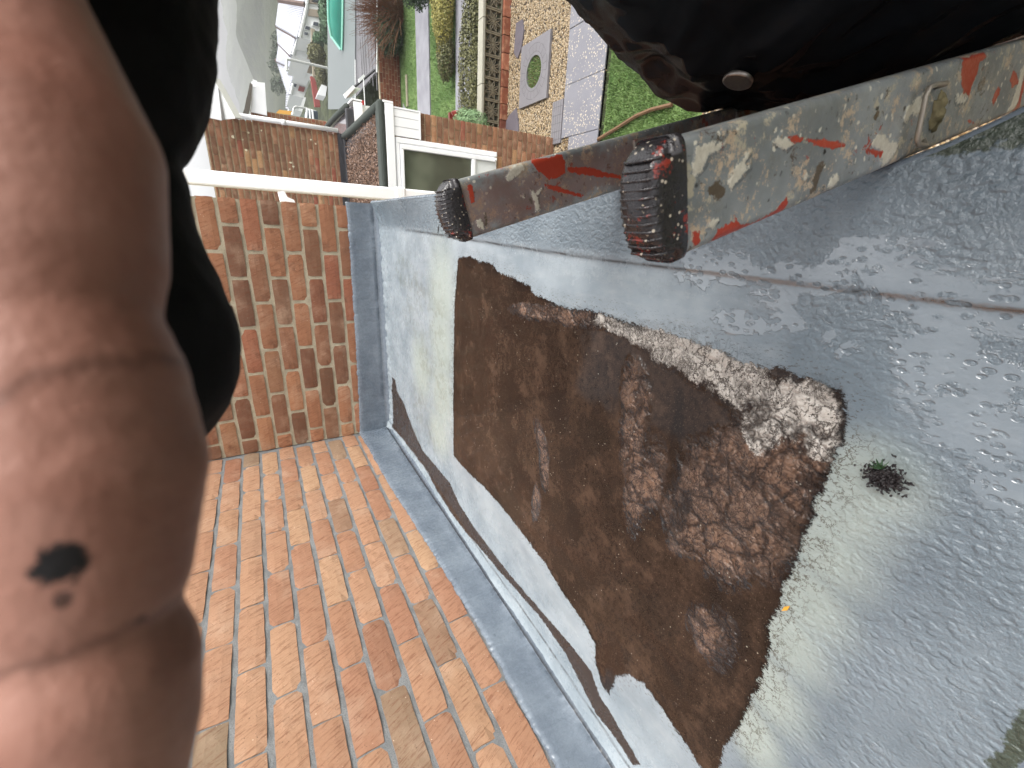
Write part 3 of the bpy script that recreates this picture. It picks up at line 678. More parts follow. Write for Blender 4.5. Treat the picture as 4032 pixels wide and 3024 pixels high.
# bare russet shrub and dark shrub in front of the garage wall
def twigs(name, label, base, n, spread, h, mat):
    root = empty(name, base, label, 'shrub'); b = MB()
    for i in range(n):
        a = random.uniform(0, 6.3); t = random.uniform(.1, 1); L = h * random.uniform(.6, 1.1)
        p = Vector(base) + Vector((random.uniform(-.2, .2), random.uniform(-.1, .1), 0)); pts = [p]; d = Vector((math.cos(a) * t * spread, math.sin(a) * t * spread * .7, 1)).normalized()
        for s in range(4): d = (d + Vector((random.uniform(-.3, .3), random.uniform(-.3, .3), random.uniform(-.2, .12)))).normalized(); p = p + d * L / 4; pts.append(p)
        b.tube(pts, [.007, .006, .005, .004, .002], 3, False)
    b.build('twig', mat, root); return root
RUS = simple('russet_twig', lin(112, 76, 54), .9, .35, 12)
gb0 = [(6.1666,10.7694,-3.5),(5.6809,10.7371,-3.5)]
shb = twigs('bare_shrub', 'russet brown bare twiggy shrub leaning over the garage roof', (6.1, 10.3, GZ), 900, 1.6, 1.3, RUS)
shrub('shrub', 'dark evergreen shrub between the bare shrub and the brick wall', (5.65, 10.35, -3.2), (.55, .28, .36), 6000, .035, LF_DK)

# ------------------------------------------------------------------ far houses, walls, lamps
TILE = Mat('far_roof_tile', .5); g = TILE.geo(); TILE = TILE.fin(TILE.mix(TILE.ss(TILE.noise(.5, g, 4), .3, .7), lin(150, 152, 162), lin(182, 184, 192)))
TILE_D = simple('dark_verge', lin(92, 74, 66), .8)
REN = simple('render_wall', lin(222, 224, 222), .8, .05, .5)
BEI = simple('beige_wall', lin(150, 138, 122), .9, .15, 1)
REDT = simple('red_tile', lin(140, 62, 56), .8, .15, 2)
GLS = simple('dark_glass', lin(70, 76, 84), .15, .3, 1)
def far_house(label, ridge, eave, base, ribs, wins, mats=(TILE, REN), verge=True, grp=None, extra=None):
    """ridge, eave, base: [left, right] points of the front slope and the wall foot"""
    r0, r1, e0, e1, b0, b1 = [Vector(p) for p in (*ridge, *eave, *base)]
    ctr = (b0 + b1) / 2
    h = empty('far_house', ctr, label, 'house', grp or 'houses down the hill beyond the garage')
    back = (r0 - e0); back = Vector((back.x, back.y, -back.z))
    MB().add([r0, r1, e1, e0, r0 + back, r1 + back], [(0, 1, 2, 3), (1, 0, 4, 5), (0, 3, 4), (1, 5, 2)]).build('roof', mats[0], h)
    rf = h.children[0] if h.children else h
    mb = MB()
    for i in range(ribs + 1):
        t = i / ribs; a = r0.lerp(r1, t); b = e0.lerp(e1, t); mb.tube([a + Vector((0, -.05, .06)), b + Vector((0, -.05, .06))], .11, 5)
    mb.build('tile_rib', mats[0], rf)
    bk = Vector((0, 6, 0))
    MB().add([e0, e1, b1, b0, e0 + bk, e1 + bk, b1 + bk, b0 + bk], [(0, 1, 2, 3), (0, 3, 7, 4), (1, 5, 6, 2), (5, 4, 7, 6)]).build('wall', mats[1], h)
    MB().tube([e0 + Vector((0, -.1, -.05)), e1 + Vector((0, -.1, -.05))], .12, 5).build('gutter', WHITE2, h)
    if verge: MB().tube([r0 + Vector((0, -.1, .12)), e0 + Vector((0, -.1, .12))], .18, 5).build('verge', TILE_D, h)
    for (u0, u1, v0, v1, kind) in wins:
        P = lambda u, v: (e0.lerp(e1, u)).lerp(b0.lerp(b1, u), v)
        mt = {'g': GLS, 'r': REDT, 'b': BEI, 'w': WHITE2}[kind]
        f = MB().prism([P(u0, v0) , P(u1, v0), P(u1, v1), P(u0, v1)], (0, -.12, 0)).build('window' if kind == 'g' else 'panel', WHITE2 if kind == 'g' else mt, h)
        if kind == 'g':
            du, dv = (u1 - u0) * .12, (v1 - v0) * .12
            MB().prism([P(u0+du, v0+dv) + Vector((0, -.13, 0)), P(u1-du, v0+dv) + Vector((0, -.13, 0)), P(u1-du, v1-dv) + Vector((0, -.13, 0)), P(u0+du, v1-dv) + Vector((0, -.13, 0))], (0, -.04, 0)).build('pane', GLS, f)
    return h
far_house('cream fronted house nearest the frame edge, with brown gable beyond', [(18.8648,44.0,-4.2178),(17.7434,44.0,-4.1499)], [(18.5919,42.0,-5.9099),(17.2494,42.0,-5.6357)], [(18.9684,42.0,-7.3477),(17.4095,42.0,-6.9504)], 8, [(.1, .35, .25, .8, 'g'), (.5, .9, .1, .9, 'b'), (.6, .85, .3, .7, 'g')])
far_house('white house with long pale ribbed roof and two small dark windows', [(17.74,44.0,-4.0045),(16.0778,44.0,-3.5762)], [(17.2209,42.0,-5.6508),(14.9711,42.0,-4.8503)], [(17.4143,42.0,-6.9698),(14.9792,42.0,-6.1932)], 18, [(.1, .3, .2, .85, 'b'), (.62, .74, .18, .5, 'g'), (.45, .58, .55, .9, 'g'), (.8, .9, .2, .45, 'g')])
far_house('white house with red tiled lean-to porch in the middle of the row', [(16.9885,47.0,-3.8811),(15.7795,47.0,-3.8256)], [(15.8565,45.0,-5.1181),(14.5137,45.0,-4.5323)], [(15.9193,45.0,-6.6363),(14.4131,45.0,-6.0113)], 13, [(.05, .3, .5, 1.0, 'r'), (.4, .5, .15, .4, 'g'), (.55, .95, .75, 1.0, 'b')])
far_house('beige walled house behind the street lamp', [(16.9442,51.0,-4.2247),(15.4991,51.0,-3.8281)], [(15.608,49.0,-4.9403),(14.6149,49.0,-5.1213)], [(15.5528,49.0,-6.6168),(14.4682,49.0,-6.4568)], 12, [(0, 1, .05, .98, 'b')])
far_house('white house at the lower end with red and grey window panels', [(16.8452,56.0,-4.1958),(14.0209,56.0,-4.8713)], [(15.9323,54.0,-5.6545),(13.5608,54.0,-4.8553)], [(15.7997,54.0,-7.2696),(13.4859,54.0,-6.1406)], 15, [(.05, .16, .1, .35, 'g'), (.32, .5, .45, .85, 'g'), (.6, .78, .45, .85, 'r'), (.55, .7, .05, .3, 'g')])
far_house('small grey roofed house with three white windows at the street bend', [(17.4786,72.0,-6.138),(15.8487,72.0,-5.8769)], [(17.1234,70.0,-6.4581),(15.4818,70.0,-6.0785)], [(17.0846,70.0,-8.2756),(15.3097,70.0,-7.607)], 6, [(.05, .25, .05, .4, 'g'), (.35, .55, .05, .4, 'g'), (.65, .85, .05, .4, 'g')], verge=False)
# garden strips, hedges and walls below the houses
fs_ = MB().prism([(15.1626,40.0,-5.5697),(15.1437,40.0,-5.8357),(12.0524,40.0,-5.6045),(12.0063,40.0,-5.3601)], (0, .3, 0)).build('garden_wall', simple('far_fence', lin(150, 140, 122), .9)); tag(fs_, 'thin pale garden wall in front of the far houses', 'garden wall')
def pt(y, X): return X
for i, (lab, c_, r_, mt) in enumerate([('round brown hedge bush in front of the beige house', [(12.969,38.0,-5.4893)][0], (.65, .6, .6), LF_OL), ('green clipped bush by the white house', [(13.8202,38.0,-5.6812)][0], (.5, .5, .32), LF_GN), ('yellow green ragged bushes under the lower houses', [(12.2865,40.0,-5.9439)][0], (1.3, .6, .38), LF_OL), ('dark green bushes at the end of the lower gardens', [(12.1081,42.0,-6.2879)][0], (1.0, .6, .3), LF_DK), ('dark hedge low along the far garden edge', [(14.7618,36.0,-5.9181)][0], (1.6, .6, .28), LF_GN)]):
    shrub('far_bush', lab, c_, r_, 2200, .22, mt, group='bushes below the far houses')
rdp = MB().prism([(12.2714,41.0,-5.5335),(11.7955,41.0,-5.7869),(10.2021,41.0,-5.8553),(10.1318,41.0,-5.4227),(12.228,41.0,-5.3038)], (0, .3, 0)).build('driveway_wall', REDT); tag(rdp, 'dark red sloping driveway wall below the lower houses', 'wall')
tag(MB().prism([(11.3215,39.0,-5.7975),(11.2589,39.0,-6.1972),(10.5452,39.0,-6.0162),(10.5805,39.0,-5.4291)], (0, 1.5, 0)).build('white_van', WHITE), 'white boxy van parked beyond the garage roof', 'van')
van = bpy.data.objects['white_van']
tag(van, 'white boxy van parked beyond the garage roof', 'van')
lamp_m = simple('lamp_grey', lin(178, 180, 176), .5)
def street_lamp(label, pts, r):
    t = empty('street_lamp', pts[0], label, 'street lamp', 'street lamps on the estate road')
    MB().tube(pts[:-2], [r] * (len(pts) - 2), 6).build('post', lamp_m, t)
    MB().tube(pts[-3:], [r * .8, r * .8, r * 1.6], 6).build('lamp_head', WHITE2, t)
street_lamp('tall street lamp crossing the pale roofs', [(8.9072,26.0,-4.2429),(8.9162,26.0,-3.3793),(8.9248,26.0,-2.5478),(8.8988,26.0,-2.3124),(8.7387,26.0,-2.2698),(8.3812,26.0,-2.2261)], .06)
street_lamp('short curved street lamp near the second house', [(7.5748,30.0,-4.0006),(7.676,30.0,-3.3709),(7.6632,30.0,-2.8821),(7.5643,30.0,-2.7603),(7.3688,30.0,-2.6959),(7.2042,30.0,-2.6627)], .06)
car = empty('parked_car', [(6.2006,24.0,-2.9406)][0], 'dark grey parked car end with white stripes by the second house', 'car')
MB().prism([(6.3884,24.0,-2.7413),(6.4305,24.0,-3.2806),(6.0507,24.0,-3.2653),(6.0577,24.0,-2.728)], (0, 1.2, 0)).build('body', simple('car_grey', lin(74, 84, 96), .3), car, bevel=.05)
for X0 in (0, 1, 2):
    MB().tube([[(6.42,23.9,-2.781),(6.4148,23.9,-2.8838),(6.4133,23.9,-3.0107)][X0], [(5.9459,23.9,-2.683),(5.9519,23.9,-2.8686),(5.9508,23.9,-3.0083)][X0]], .05, 5).build('trim', WHITE, car)
tag(MB().prism([(10.456,46.0,-3.1056),(10.5002,46.0,-4.125),(10.2008,46.0,-3.9866),(10.1285,46.0,-2.7644)], (0, .5, 0)).build('skip', simple('yellow_paint', lin(224, 164, 60), .5)), 'yellow skip edge behind the second house wall', 'skip')

# trees scattered on the ridge line behind the roofs
for i, (X0, y_, r_) in enumerate([(29.0313,90.0,-7.1555),(27.4586,90.0,-7.028),(26.4051,90.0,-6.635),(25.1675,90.0,-6.4017),(22.9483,90.0,-6.5276),(22.2087,90.0,-6.4334)]):
    t = empty('far_tree', (X0, 90, r_ - 2.2), ['small grey tree over the ridge of the long pale roof, nearest the frame edge', 'rounded grey tree where two far roofs meet', 'loose grey tree beyond the ridge of the beige house', 'tall dark tree between the street lamp head and the hill', 'squat grey tree over the lowest white house', 'broad grey tree beside the small grey roofed house'][i], 'tree', 'trees behind the far roofs')
    MB().tube([(X0, 90, r_ - 3), (X0 + .1, 90, r_)], [.16, .07], 5).build('trunk', STEM, t)
    vs = []; fs = []
    for _ in range(260):
        d = Vector((random.gauss(0, 1), random.gauss(0, 1), random.gauss(0, 1))).normalized() * random.uniform(.4, 1)
        p = Vector((X0 + d.x * 1.1, 90 + d.y, r_ + d.z * (.8 + .1 * i))); s = .22; k = len(vs); a = Vector((random.uniform(-1, 1), 0, random.uniform(-1, 1))) * s; b = Vector((random.uniform(-1, 1), random.uniform(-1, 1), random.uniform(-1, 1))) * s
        vs += [p, p + a, p + a + b, p + b]; fs.append((k, k+1, k+2, k+3))
    link('crown', mesh('crown', vs, fs, LF_DK), t)

# ------------------------------------------------------------------ our house: two brick walls in the corner
hs_ = empty('brick_house', (0.6, 0.1, GZ), 'orange brick house corner rising beside the grey flat roof', 'house')
wa = MB().box((-.25, -3.4, GZ), (-.0045, 0.25, 1.25)).build('wall', MO_A, hs_)
wb = MB().box((0.0, .0045, GZ), (1.19, 1.8, 1.25)).build('wall', MO_B, hs_)
# wall A: its face looks to +X. s runs towards -Y from the corner
bw(wa, ((0, 0, 0), -math.pi / 2, (0, -1, 0)), BR_A, 3.35, -.0774 * 1, 1.238, start=.1357 - .45, joint=.013, pj=.0085)
bw(wb, ((0, 0, 0), math.pi, (1, 0, 0)), BR_B, 1.195, -.0774, 1.238, start=-.0375 + .1125 - .45, joint=.0145, pj=.0125)
# white downpipe by the outer corner
dp = MB().box((1.250, .30, -2.6), (1.316, .365, 1.3)).build('downpipe', WHITE, hs_, bevel=.008)
MB().box((1.244, .294, -.43), (1.322, .371, -.375)).build('pipe_collar', WHITE, dp, bevel=.008)
MB().prism([(1.19, .05, .22), (1.235, .05, .225), (1.24, .05, .20), (1.215, .05, .19), (1.205, .05, .165), (1.19, .05, .16)], (0, .05, 0)).build('pipe_bracket', WHITE, dp)

# ------------------------------------------------------------------ flat roof
ZR = -0.2
nx, ny = 330, 640
gx = np.linspace(0.012, 1.215, nx); gy = np.linspace(-2.29, -0.012, ny)
GX, GY = np.meshgrid(gx, gy, indexing='ij')
edge = np.interp(GY, [-2.3, -2.122, -2.106, -2.078, -2.045, -1.6, -1.1, 0], [1.230, 1.222, 1.213, 1.198, 1.186, 1.186, 1.212, 1.216]); GX = .012 + (GX - .012) / (1.215 - .012) * (edge - .012)
PUD = xy([(1.0308,-0.9854,-0.2),(1.0384,-1.0744,-0.2),(1.0306,-1.1594,-0.2),(1.032,-1.2207,-0.2),(1.0115,-1.2482,-0.2),(1.0109,-1.3055,-0.2),(0.9994,-1.3689,-0.2),(0.9954,-1.4097,-0.2),(0.9802,-1.428,-0.2),(0.9764,-1.4807,-0.2),(0.9703,-1.5295,-0.2),(0.9697,-1.5737,-0.2),(0.9756,-1.6365,-0.2),(0.9773,-1.686,-0.2),(0.9736,-1.7379,-0.2),(0.9743,-1.7838,-0.2),(0.9749,-1.8252,-0.2),(0.9735,-1.8541,-0.2),(0.9715,-1.8938,-0.2),(0.9686,-1.9187,-0.2),(0.9616,-1.9393,-0.2),(0.9637,-1.9533,-0.2),(0.9645,-1.9737,-0.2),(0.9721,-1.9974,-0.2),(0.9675,-2.0166,-0.2),(0.9695,-2.0331,-0.2),(0.9641,-2.0454,-0.2),(0.9627,-2.0638,-0.2),(0.9574,-2.0702,-0.2),(0.9332,-2.079,-0.2),(0.9066,-2.0831,-0.2),(0.8855,-2.0801,-0.2),(0.8522,-2.0813,-0.2),(0.8335,-2.0796,-0.2),(0.8173,-2.0741,-0.2),(0.804,-2.0792,-0.2),(0.7838,-2.0774,-0.2),(0.7389,-2.0804,-0.2),(0.7122,-2.0781,-0.2),(0.6797,-2.0754,-0.2),(0.6509,-2.0779,-0.2),(0.6141,-2.0737,-0.2),(0.5893,-2.0818,-0.2),(0.554,-2.0855,-0.2),(0.5122,-2.0852,-0.2),(0.46,-2.0829,-0.2),(0.413,-2.0784,-0.2),(0.339,-2.0704,-0.2),(0.2809,-2.0752,-0.2),(0.2512,-2.0582,-0.2),(0.2709,-2.0012,-0.2),(0.2838,-1.9519,-0.2),(0.2877,-1.9066,-0.2),(0.2703,-1.8756,-0.2),(0.2297,-1.8463,-0.2),(0.1598,-1.8355,-0.2),(0.1565,-1.811,-0.2),(0.1952,-1.7827,-0.2),(0.2446,-1.7698,-0.2),(0.2641,-1.7212,-0.2),(0.2686,-1.6818,-0.2),(0.2794,-1.6283,-0.2),(0.2985,-1.5694,-0.2),(0.3103,-1.454,-0.2),(0.3179,-1.3505,-0.2),(0.3144,-1.1955,-0.2),(0.3031,-1.0519,-0.2),(0.3016,-0.9483,-0.2),(0.5049,-0.9442,-0.2),(0.6992,-0.9495,-0.2),(0.8769,-0.9587,-0.2),(0.9612,-0.9755,-0.2)])
STR = xy([(0.3506,-0.1129,-0.2),(0.2605,-0.0859,-0.2),(0.1709,-0.09,-0.2),(0.0423,-0.0823,-0.2),(0.0564,-0.2667,-0.2),(0.0634,-0.4604,-0.2),(0.0684,-0.6625,-0.2),(0.0512,-0.7897,-0.2),(0.047,-0.958,-0.2),(0.0546,-1.1027,-0.2),(0.0849,-1.3701,-0.2),(0.1158,-1.5686,-0.2),(0.1138,-1.6847,-0.2),(0.0864,-1.7501,-0.2),(0.0682,-1.8091,-0.2),(0.0747,-1.8674,-0.2),(0.0705,-1.9294,-0.2),(0.0959,-1.942,-0.2),(0.1112,-1.8803,-0.2),(0.1232,-1.8422,-0.2),(0.1253,-1.8097,-0.2),(0.1612,-1.7751,-0.2),(0.1596,-1.7167,-0.2),(0.1517,-1.6465,-0.2),(0.1187,-1.3994,-0.2),(0.1133,-1.1443,-0.2),(0.125,-1.0128,-0.2),(0.1614,-0.9114,-0.2),(0.1534,-0.7693,-0.2),(0.1423,-0.5808,-0.2),(0.1822,-0.4609,-0.2),(0.2175,-0.3842,-0.2),(0.2693,-0.3058,-0.2),(0.2961,-0.1864,-0.2),(0.3523,-0.1624,-0.2)])
def blob(lst):
    """soft union of ellipses given by world (x, y, rx, ry, angle)"""
    out = np.zeros(GX.shape)
    for (x, y, rx, ry, a) in lst:
        ca, sa = math.cos(a), math.sin(a); u = (GX - x) * ca + (GY - y) * sa; v = -(GX - x) * sa + (GY - y) * ca
        out = np.maximum(out, np.clip(1.35 - np.sqrt((u / rx) ** 2 + (v / ry) ** 2), 0, 1))
    return out
def W(p, r1, r2, a=0.0): return (p[0], p[1], r1, r2, a)
TAN = blob([W(p, *r) for p, r in zip([(0.8491,-1.7746,-0.2),(0.7635,-1.7854,-0.2),(0.6653,-1.8111,-0.2),(0.709,-1.8388,-0.2),(0.7473,-1.9421,-0.2),(0.7485,-2.0107,-0.2),(0.8285,-2.0412,-0.2),(0.8526,-2.0022,-0.2),(0.6843,-1.9192,-0.2),(0.674,-1.9897,-0.2),(0.6284,-1.5041,-0.2),(0.56,-1.5241,-0.2),(0.4486,-1.5029,-0.2),(0.9569,-1.5757,-0.2),(0.9366,-1.4331,-0.2),(0.5226,-2.013,-0.2),(0.5251,-1.9846,-0.2),(0.8108,-1.9607,-0.2),(0.8718,-2.0537,-0.2)],
    ((.07,.035,.2),(.09,.035,.2),(.09,.03,.1),(.08,.03,0),(.09,.06,.3),(.09,.06,.5),(.06,.05,0),(.08,.05,.3),(.07,.05,0),(.06,.05,0),(.06,.022,.6),(.06,.02,.2),(.06,.02,0),(.025,.13,.1),(.02,.12,.1),(.06,.035,0),(.04,.03,0),(.06,.04,.2),(.05,.03,.1)))])
CREAM = blob([W(p, *r) for p, r in zip([(0.9527,-1.8349,-0.2),(0.949,-1.895,-0.2),(0.939,-1.9374,-0.2),(0.9311,-1.9685,-0.2),(0.9155,-2.0122,-0.2),(0.9343,-2.0425,-0.2),(0.9579,-1.7872,-0.2),(0.8862,-1.9937,-0.2),(0.909,-2.0604,-0.2),(0.9617,-1.7022,-0.2)],
    ((.035,.06,0),(.04,.06,0),(.04,.05,0),(.03,.04,0),(.04,.035,0),(.035,.03,0),(.025,.05,0),(.04,.03,0),(.04,.02,0),(.016,.07,0)))])
DARK = blob([W(p, *r) for p, r in zip([(0.7344,-1.5632,-0.2),(0.7243,-1.6793,-0.2),(0.6386,-1.6061,-0.2),(0.8219,-1.8686,-0.2),(0.759,-1.8825,-0.2),(0.6913,-1.9076,-0.2),(0.5776,-2.0043,-0.2),(0.5688,-2.0359,-0.2),(0.4999,-2.0316,-0.2),(0.4935,-1.6471,-0.2),(0.9457,-2.0104,-0.2),(0.9443,-2.0343,-0.2),(0.9257,-1.9836,-0.2),(1.0167,-1.075,-0.2),(1.0142,-1.207,-0.2),(0.9874,-1.3702,-0.2),(0.8999,-1.9545,-0.2)],
    ((.07,.06,0),(.06,.07,0),(.05,.05,0),(.09,.016,.1),(.07,.016,0),(.07,.02,0),(.06,.025,.3),(.07,.03,.3),(.08,.03,0),(.06,.04,0),(.05,.035,0),(.04,.03,0),(.05,.03,.4),(.02,.06,0),(.02,.05,0),(.015,.05,0),(.04,.03,0)))])
MOSS = blob([W(p, *r) for p, r in zip([(0.928,-0.3909,-0.2),(0.8635,-0.5593,-0.2),(0.7432,-0.4778,-0.2),(0.622,-0.6663,-0.2),(0.3487,-0.5447,-0.2),(0.2697,-0.7069,-0.2),(0.5673,-0.8347,-0.2),(0.8025,-0.7903,-0.2),(0.1686,-0.4906,-0.2)],
    ((.10,.16,0),(.1,.16,0),(.08,.13,0),(.12,.13,0),(.12,.12,0),(.08,.1,0),(.14,.12,0),(.14,.12,0),(.05,.1,0)))])
GRNP = blob([W(p, *r) for p, r in zip([(0.9028,-0.8445,-0.2),(0.7177,-0.8391,-0.2),(0.5147,-0.8332,-0.2),(0.3362,-0.7998,-0.2),(0.5464,-0.5965,-0.2),(0.4265,-2.0953,-0.2),(0.523,-2.0935,-0.2),(0.6203,-2.0926,-0.2),(0.6907,-2.0963,-0.2),(0.7723,-2.0976,-0.2),(0.828,-2.0986,-0.2),(0.8701,-2.1117,-0.2)],
    ((.2,.14,0),(.2,.13,0),(.2,.13,0),(.12,.12,0),(.16,.14,0),(.07,.05,.5),(.07,.06,.5),(.07,.06,.5),(.07,.06,.5),(.07,.06,.5),(.07,.06,.5),(.06,.06,.5)))])
FILM = blob([W(p, *r) for p, r in zip([(1.0744,-1.8573,-0.2),(1.0793,-1.9104,-0.2),(1.0766,-1.9761,-0.2),(1.077,-2.0297,-0.2),(1.0748,-2.0755,-0.2),(1.0708,-2.1152,-0.2),(1.0652,-2.1502,-0.2),(1.0535,-2.1688,-0.2),(1.0483,-1.9683,-0.2),(1.0297,-2.0029,-0.2),(1.0183,-2.0459,-0.2),(1.0039,-2.1163,-0.2),(1.0342,-2.1349,-0.2),(0.9942,-2.1639,-0.2),(0.9562,-2.1914,-0.2),(0.9688,-2.1633,-0.2),(1.0206,-2.1716,-0.2),(0.9255,-2.2055,-0.2),(1.0181,-1.9255,-0.2),(1.1053,-2.0561,-0.2)],
    ((.03,.05,0),(.03,.05,0),(.03,.05,0),(.035,.05,0),(.035,.05,0),(.035,.04,0),(.035,.04,0),(.04,.03,0),(.02,.04,0),(.02,.05,0),(.02,.03,0),(.05,.03,.3),(.04,.03,0),(.05,.03,0),(.06,.03,0),(.04,.03,0),(.04,.03,0),(.04,.02,0),(.02,.05,0),(.02,.05,0)))])
sP = sdf(GX, GY, PUD); sS = sdf(GX, GY, STR)
CORN = blob([(1.212, -2.13, .014, .05, 0), (1.20, -2.09, .009, .03, 0)] + [W(p, *r) for p, r in zip([(0.6905,-2.2848,-0.2),(0.661,-2.2826,-0.2),(1.1997,-2.1177,-0.2),(1.2039,-2.1262,-0.2),(0.7113,-2.2844,-0.2)], ((.022,.010,0),(.02,.010,0),(.001,.001,0),(.012,.012,0),(.04,.014,0)))])
# height: cove against both walls, slightly raised outer edge, shallow dish round the puddle, broad ripples
Z = np.full(GX.shape, ZR) + .002 * fbm(GX, GY, 6, 1)
Z += .022 * np.exp(-(GX - .012) / .03) + .016 * np.exp(-(-.012 - GY) / .045)
Z += .0015 * fbm(GX, GY, 60, 5, 3) * np.clip(np.exp(-((GY + .05) / .07) ** 2), 0, 1) * 2.6
rise = np.clip((GX - 1.10) / .115, 0, 1); Z += .030 * rise ** 2 * np.clip((GY + 1.0) / .5, 0, 1) - .008 * rise ** 3
Z -= .0016 * np.clip(sP / .03, -1, 1)
# lap joint of the matting near the outer edge
seam_x = 1.104 - .0165 * (-GY) - .004 * np.sin(GY * 3); lap = 1 / (1 + np.exp(-(GX - seam_x) / .0015)); lap *= np.clip((-.42 - GY) / .05, 0, 1)
Z += .0035 * lap
seam = np.exp(-((GX - seam_x) / .0017) ** 2) * np.clip((-.40 - GY) / .2, 0, 1)
seamA_x = .062 + .004 * np.sin(GY * 7); lapA = 1 / (1 + np.exp((GX - seamA_x) / .001)); Z += .003 * lapA
seamA = np.exp(-((GX - seamA_x) / .0018) ** 2)
# texture zones: rough rain-beaded coat on the outer and near side
RO = np.clip((GX - (seam_x - .01)) / .03, 0, 1) + np.clip(1.1 * (-1.98 - GY) / .18, 0, 1) * (GX > .15) + np.clip((-2.02 - GY + .25 * (GX - .6)) / .1, 0, 1)
RO = np.clip(RO, 0, 1)
m = Mat('roof_coating', 0.3, spec=0.5); g = m.geo()
A = {k: m.attr(k) for k in ('puddle', 'strip', 'tan', 'cream', 'dark', 'moss', 'pale', 'seam', 'rough', 'corner', 'film')}
gA = m.map(g, scale=(1, 1, 0))
n1 = m.noise(22, gA, 6, .7); n2 = m.noise(90, gA, 4, .7); n3 = m.noise(7, gA, 4, .6)
jag = m.math('MULTIPLY', m.math('SUBTRACT', m.math('ADD', m.math('MULTIPLY', n1, .45), m.math('MULTIPLY', n2, .55)), .5), .036)
jag = m.math('ADD', jag, m.math('MULTIPLY', m.math('SUBTRACT', m.noise(330, m.map(gA, rot=(0, 0, .6), scale=(1, .4, 1)), 4, .8), .5), .022))
base = m.mix(m.ss(n3, .3, .7), lin(118, 128, 135), lin(141, 150, 156))
base = m.mix(m.math('MULTIPLY', m.ss(m.noise(34, m.map(gA, scale=(1, .25, 1)), 4, .7), .45, .7), .35), base, lin(156, 163, 166))
base = m.mix(m.math('MULTIPLY', A['rough'], m.ss(n3, .25, .6, .25, .75)), base, lin(74, 86, 95))
# pale greenish worn zones
base = m.mix(m.math('MULTIPLY', m.ss(A['pale'], .0, 1.1), .8), base, m.mix(n1, lin(136, 145, 139), lin(160, 168, 161)))
# algae staining, streaky
stk = m.noise(110, m.map(gA, scale=(.35, 1, 1)), 5, .8)
ms = m.math('MULTIPLY', m.ss(A['moss'], .1, 1.0), m.ss(m.math('ADD', m.math('MULTIPLY', stk, .55), m.math('MULTIPLY', n1, .45)), .44, .66))
base = m.mix(m.math('MULTIPLY', ms, .62), base, lin(84, 85, 60))
# dark fibre flecks
fl = m.math('MULTIPLY', m.ss(m.noise(260, m.map(gA, rot=(0, 0, .7), scale=(1, .45, 1)), 4, .75), .61, .68), m.ss(n1, .35, .6))
base = m.mix(m.math('MULTIPLY', fl, m.math('ADD', .30, m.math('MULTIPLY', A['pale'], .6))), base, lin(50, 47, 38))
# fine black craze lines round the puddle
dv = m.n('VectorMath', p_operation='ADD', i0=gA, i1=m.n('VectorMath', p_operation='SCALE', i0=m.n('TexNoise', Vector=gA, Scale=38.0, Detail=5.0, Roughness=.7).outputs['Color'], Scale=.045).outputs[0]).outputs[0]
cr1 = m.vor(46, dv, 'DISTANCE_TO_EDGE'); cr2 = m.vor(110, dv, 'DISTANCE_TO_EDGE')
rim = m.math('MULTIPLY', m.ss(m.math('ADD', A['puddle'], m.math('MULTIPLY', m.math('SUBTRACT', n1, .5), .04)), -.055, -.004), m.ss(A['pale'], .15, .5))
isl = m.math('MULTIPLY', m.ss(m.noise(300, m.map(gA, rot=(0, 0, .5), scale=(1, .4, 1)), 4, .8), .56, .62), m.ss(A['puddle'], -.045, .0)); base = m.mix(m.math('MULTIPLY', isl, .8), base, lin(58, 48, 38))
base = m.mix(m.math('MULTIPLY', m.math('MULTIPLY', m.ss(cr1, .05, .01), rim), .8), base, lin(66, 56, 44))
# lap seams
base = m.mix(m.math('MULTIPLY', A['seam'], m.ss(n1, .35, .55, .35, .9)), base, lin(26, 28, 30))
# muddy puddle
pud = m.ss(m.math('ADD', A['puddle'], jag), -.0006, .0022)
stp = m.ss(m.math('ADD', A['strip'], m.math('MULTIPLY', jag, .75)), -.0004, .0012)
mud = m.mix(m.ss(n3, .25, .75), lin(34, 26, 22), lin(56, 43, 35))
mud = m.mix(m.math('MULTIPLY', m.ss(m.vor(120, dv, 'DISTANCE_TO_EDGE'), .06, .0), .35), mud, lin(34, 26, 22))
mud = m.mix(m.ss(n2, .42, .62), mud, m.mix(.55, mud, lin(22, 17, 15)))
mud = m.mix(m.math('MULTIPLY', m.ss(m.noise(14, m.map(gA, loc=(4, 4, 0)), 6, .75), .48, .7), .55), mud, lin(84, 66, 54))
tz = m.ss(m.math('ADD', A['tan'], m.math('MULTIPLY', m.math('SUBTRACT', m.noise(15, gA, 7, .78), .5), 2.6)), .35, .95)
mud = m.mix(m.math('MULTIPLY', tz, .7), mud, m.mix(n2, lin(108, 80, 64), lin(148, 120, 102)))
dz = m.ss(m.math('ADD', A['dark'], m.math('MULTIPLY', m.math('SUBTRACT', n1, .5), 2.4)), .35, .9)
mud = m.mix(m.math('MULTIPLY', dz, .75), mud, lin(26, 21, 19))
cz_ = m.ss(m.math('ADD', A['cream'], m.math('MULTIPLY', m.math('SUBTRACT', m.noise(30, gA, 7, .8), .5), 2.2)), .35, .6)
crm = m.mix(n1, lin(164, 157, 149), lin(192, 186, 178))
crm = m.mix(m.math('MULTIPLY', m.ss(m.vor(230, gA), .28, .12), m.ss(n1, .45, .6)), crm, lin(50, 42, 38))
mud = m.mix(cz_, mud, crm)
ckm = m.math('MAXIMUM', m.math('MULTIPLY', tz, 1.0), cz_); ckm = m.math('MAXIMUM', ckm, m.math('MULTIPLY', m.ss(A['cream'], 0, .4), .8))
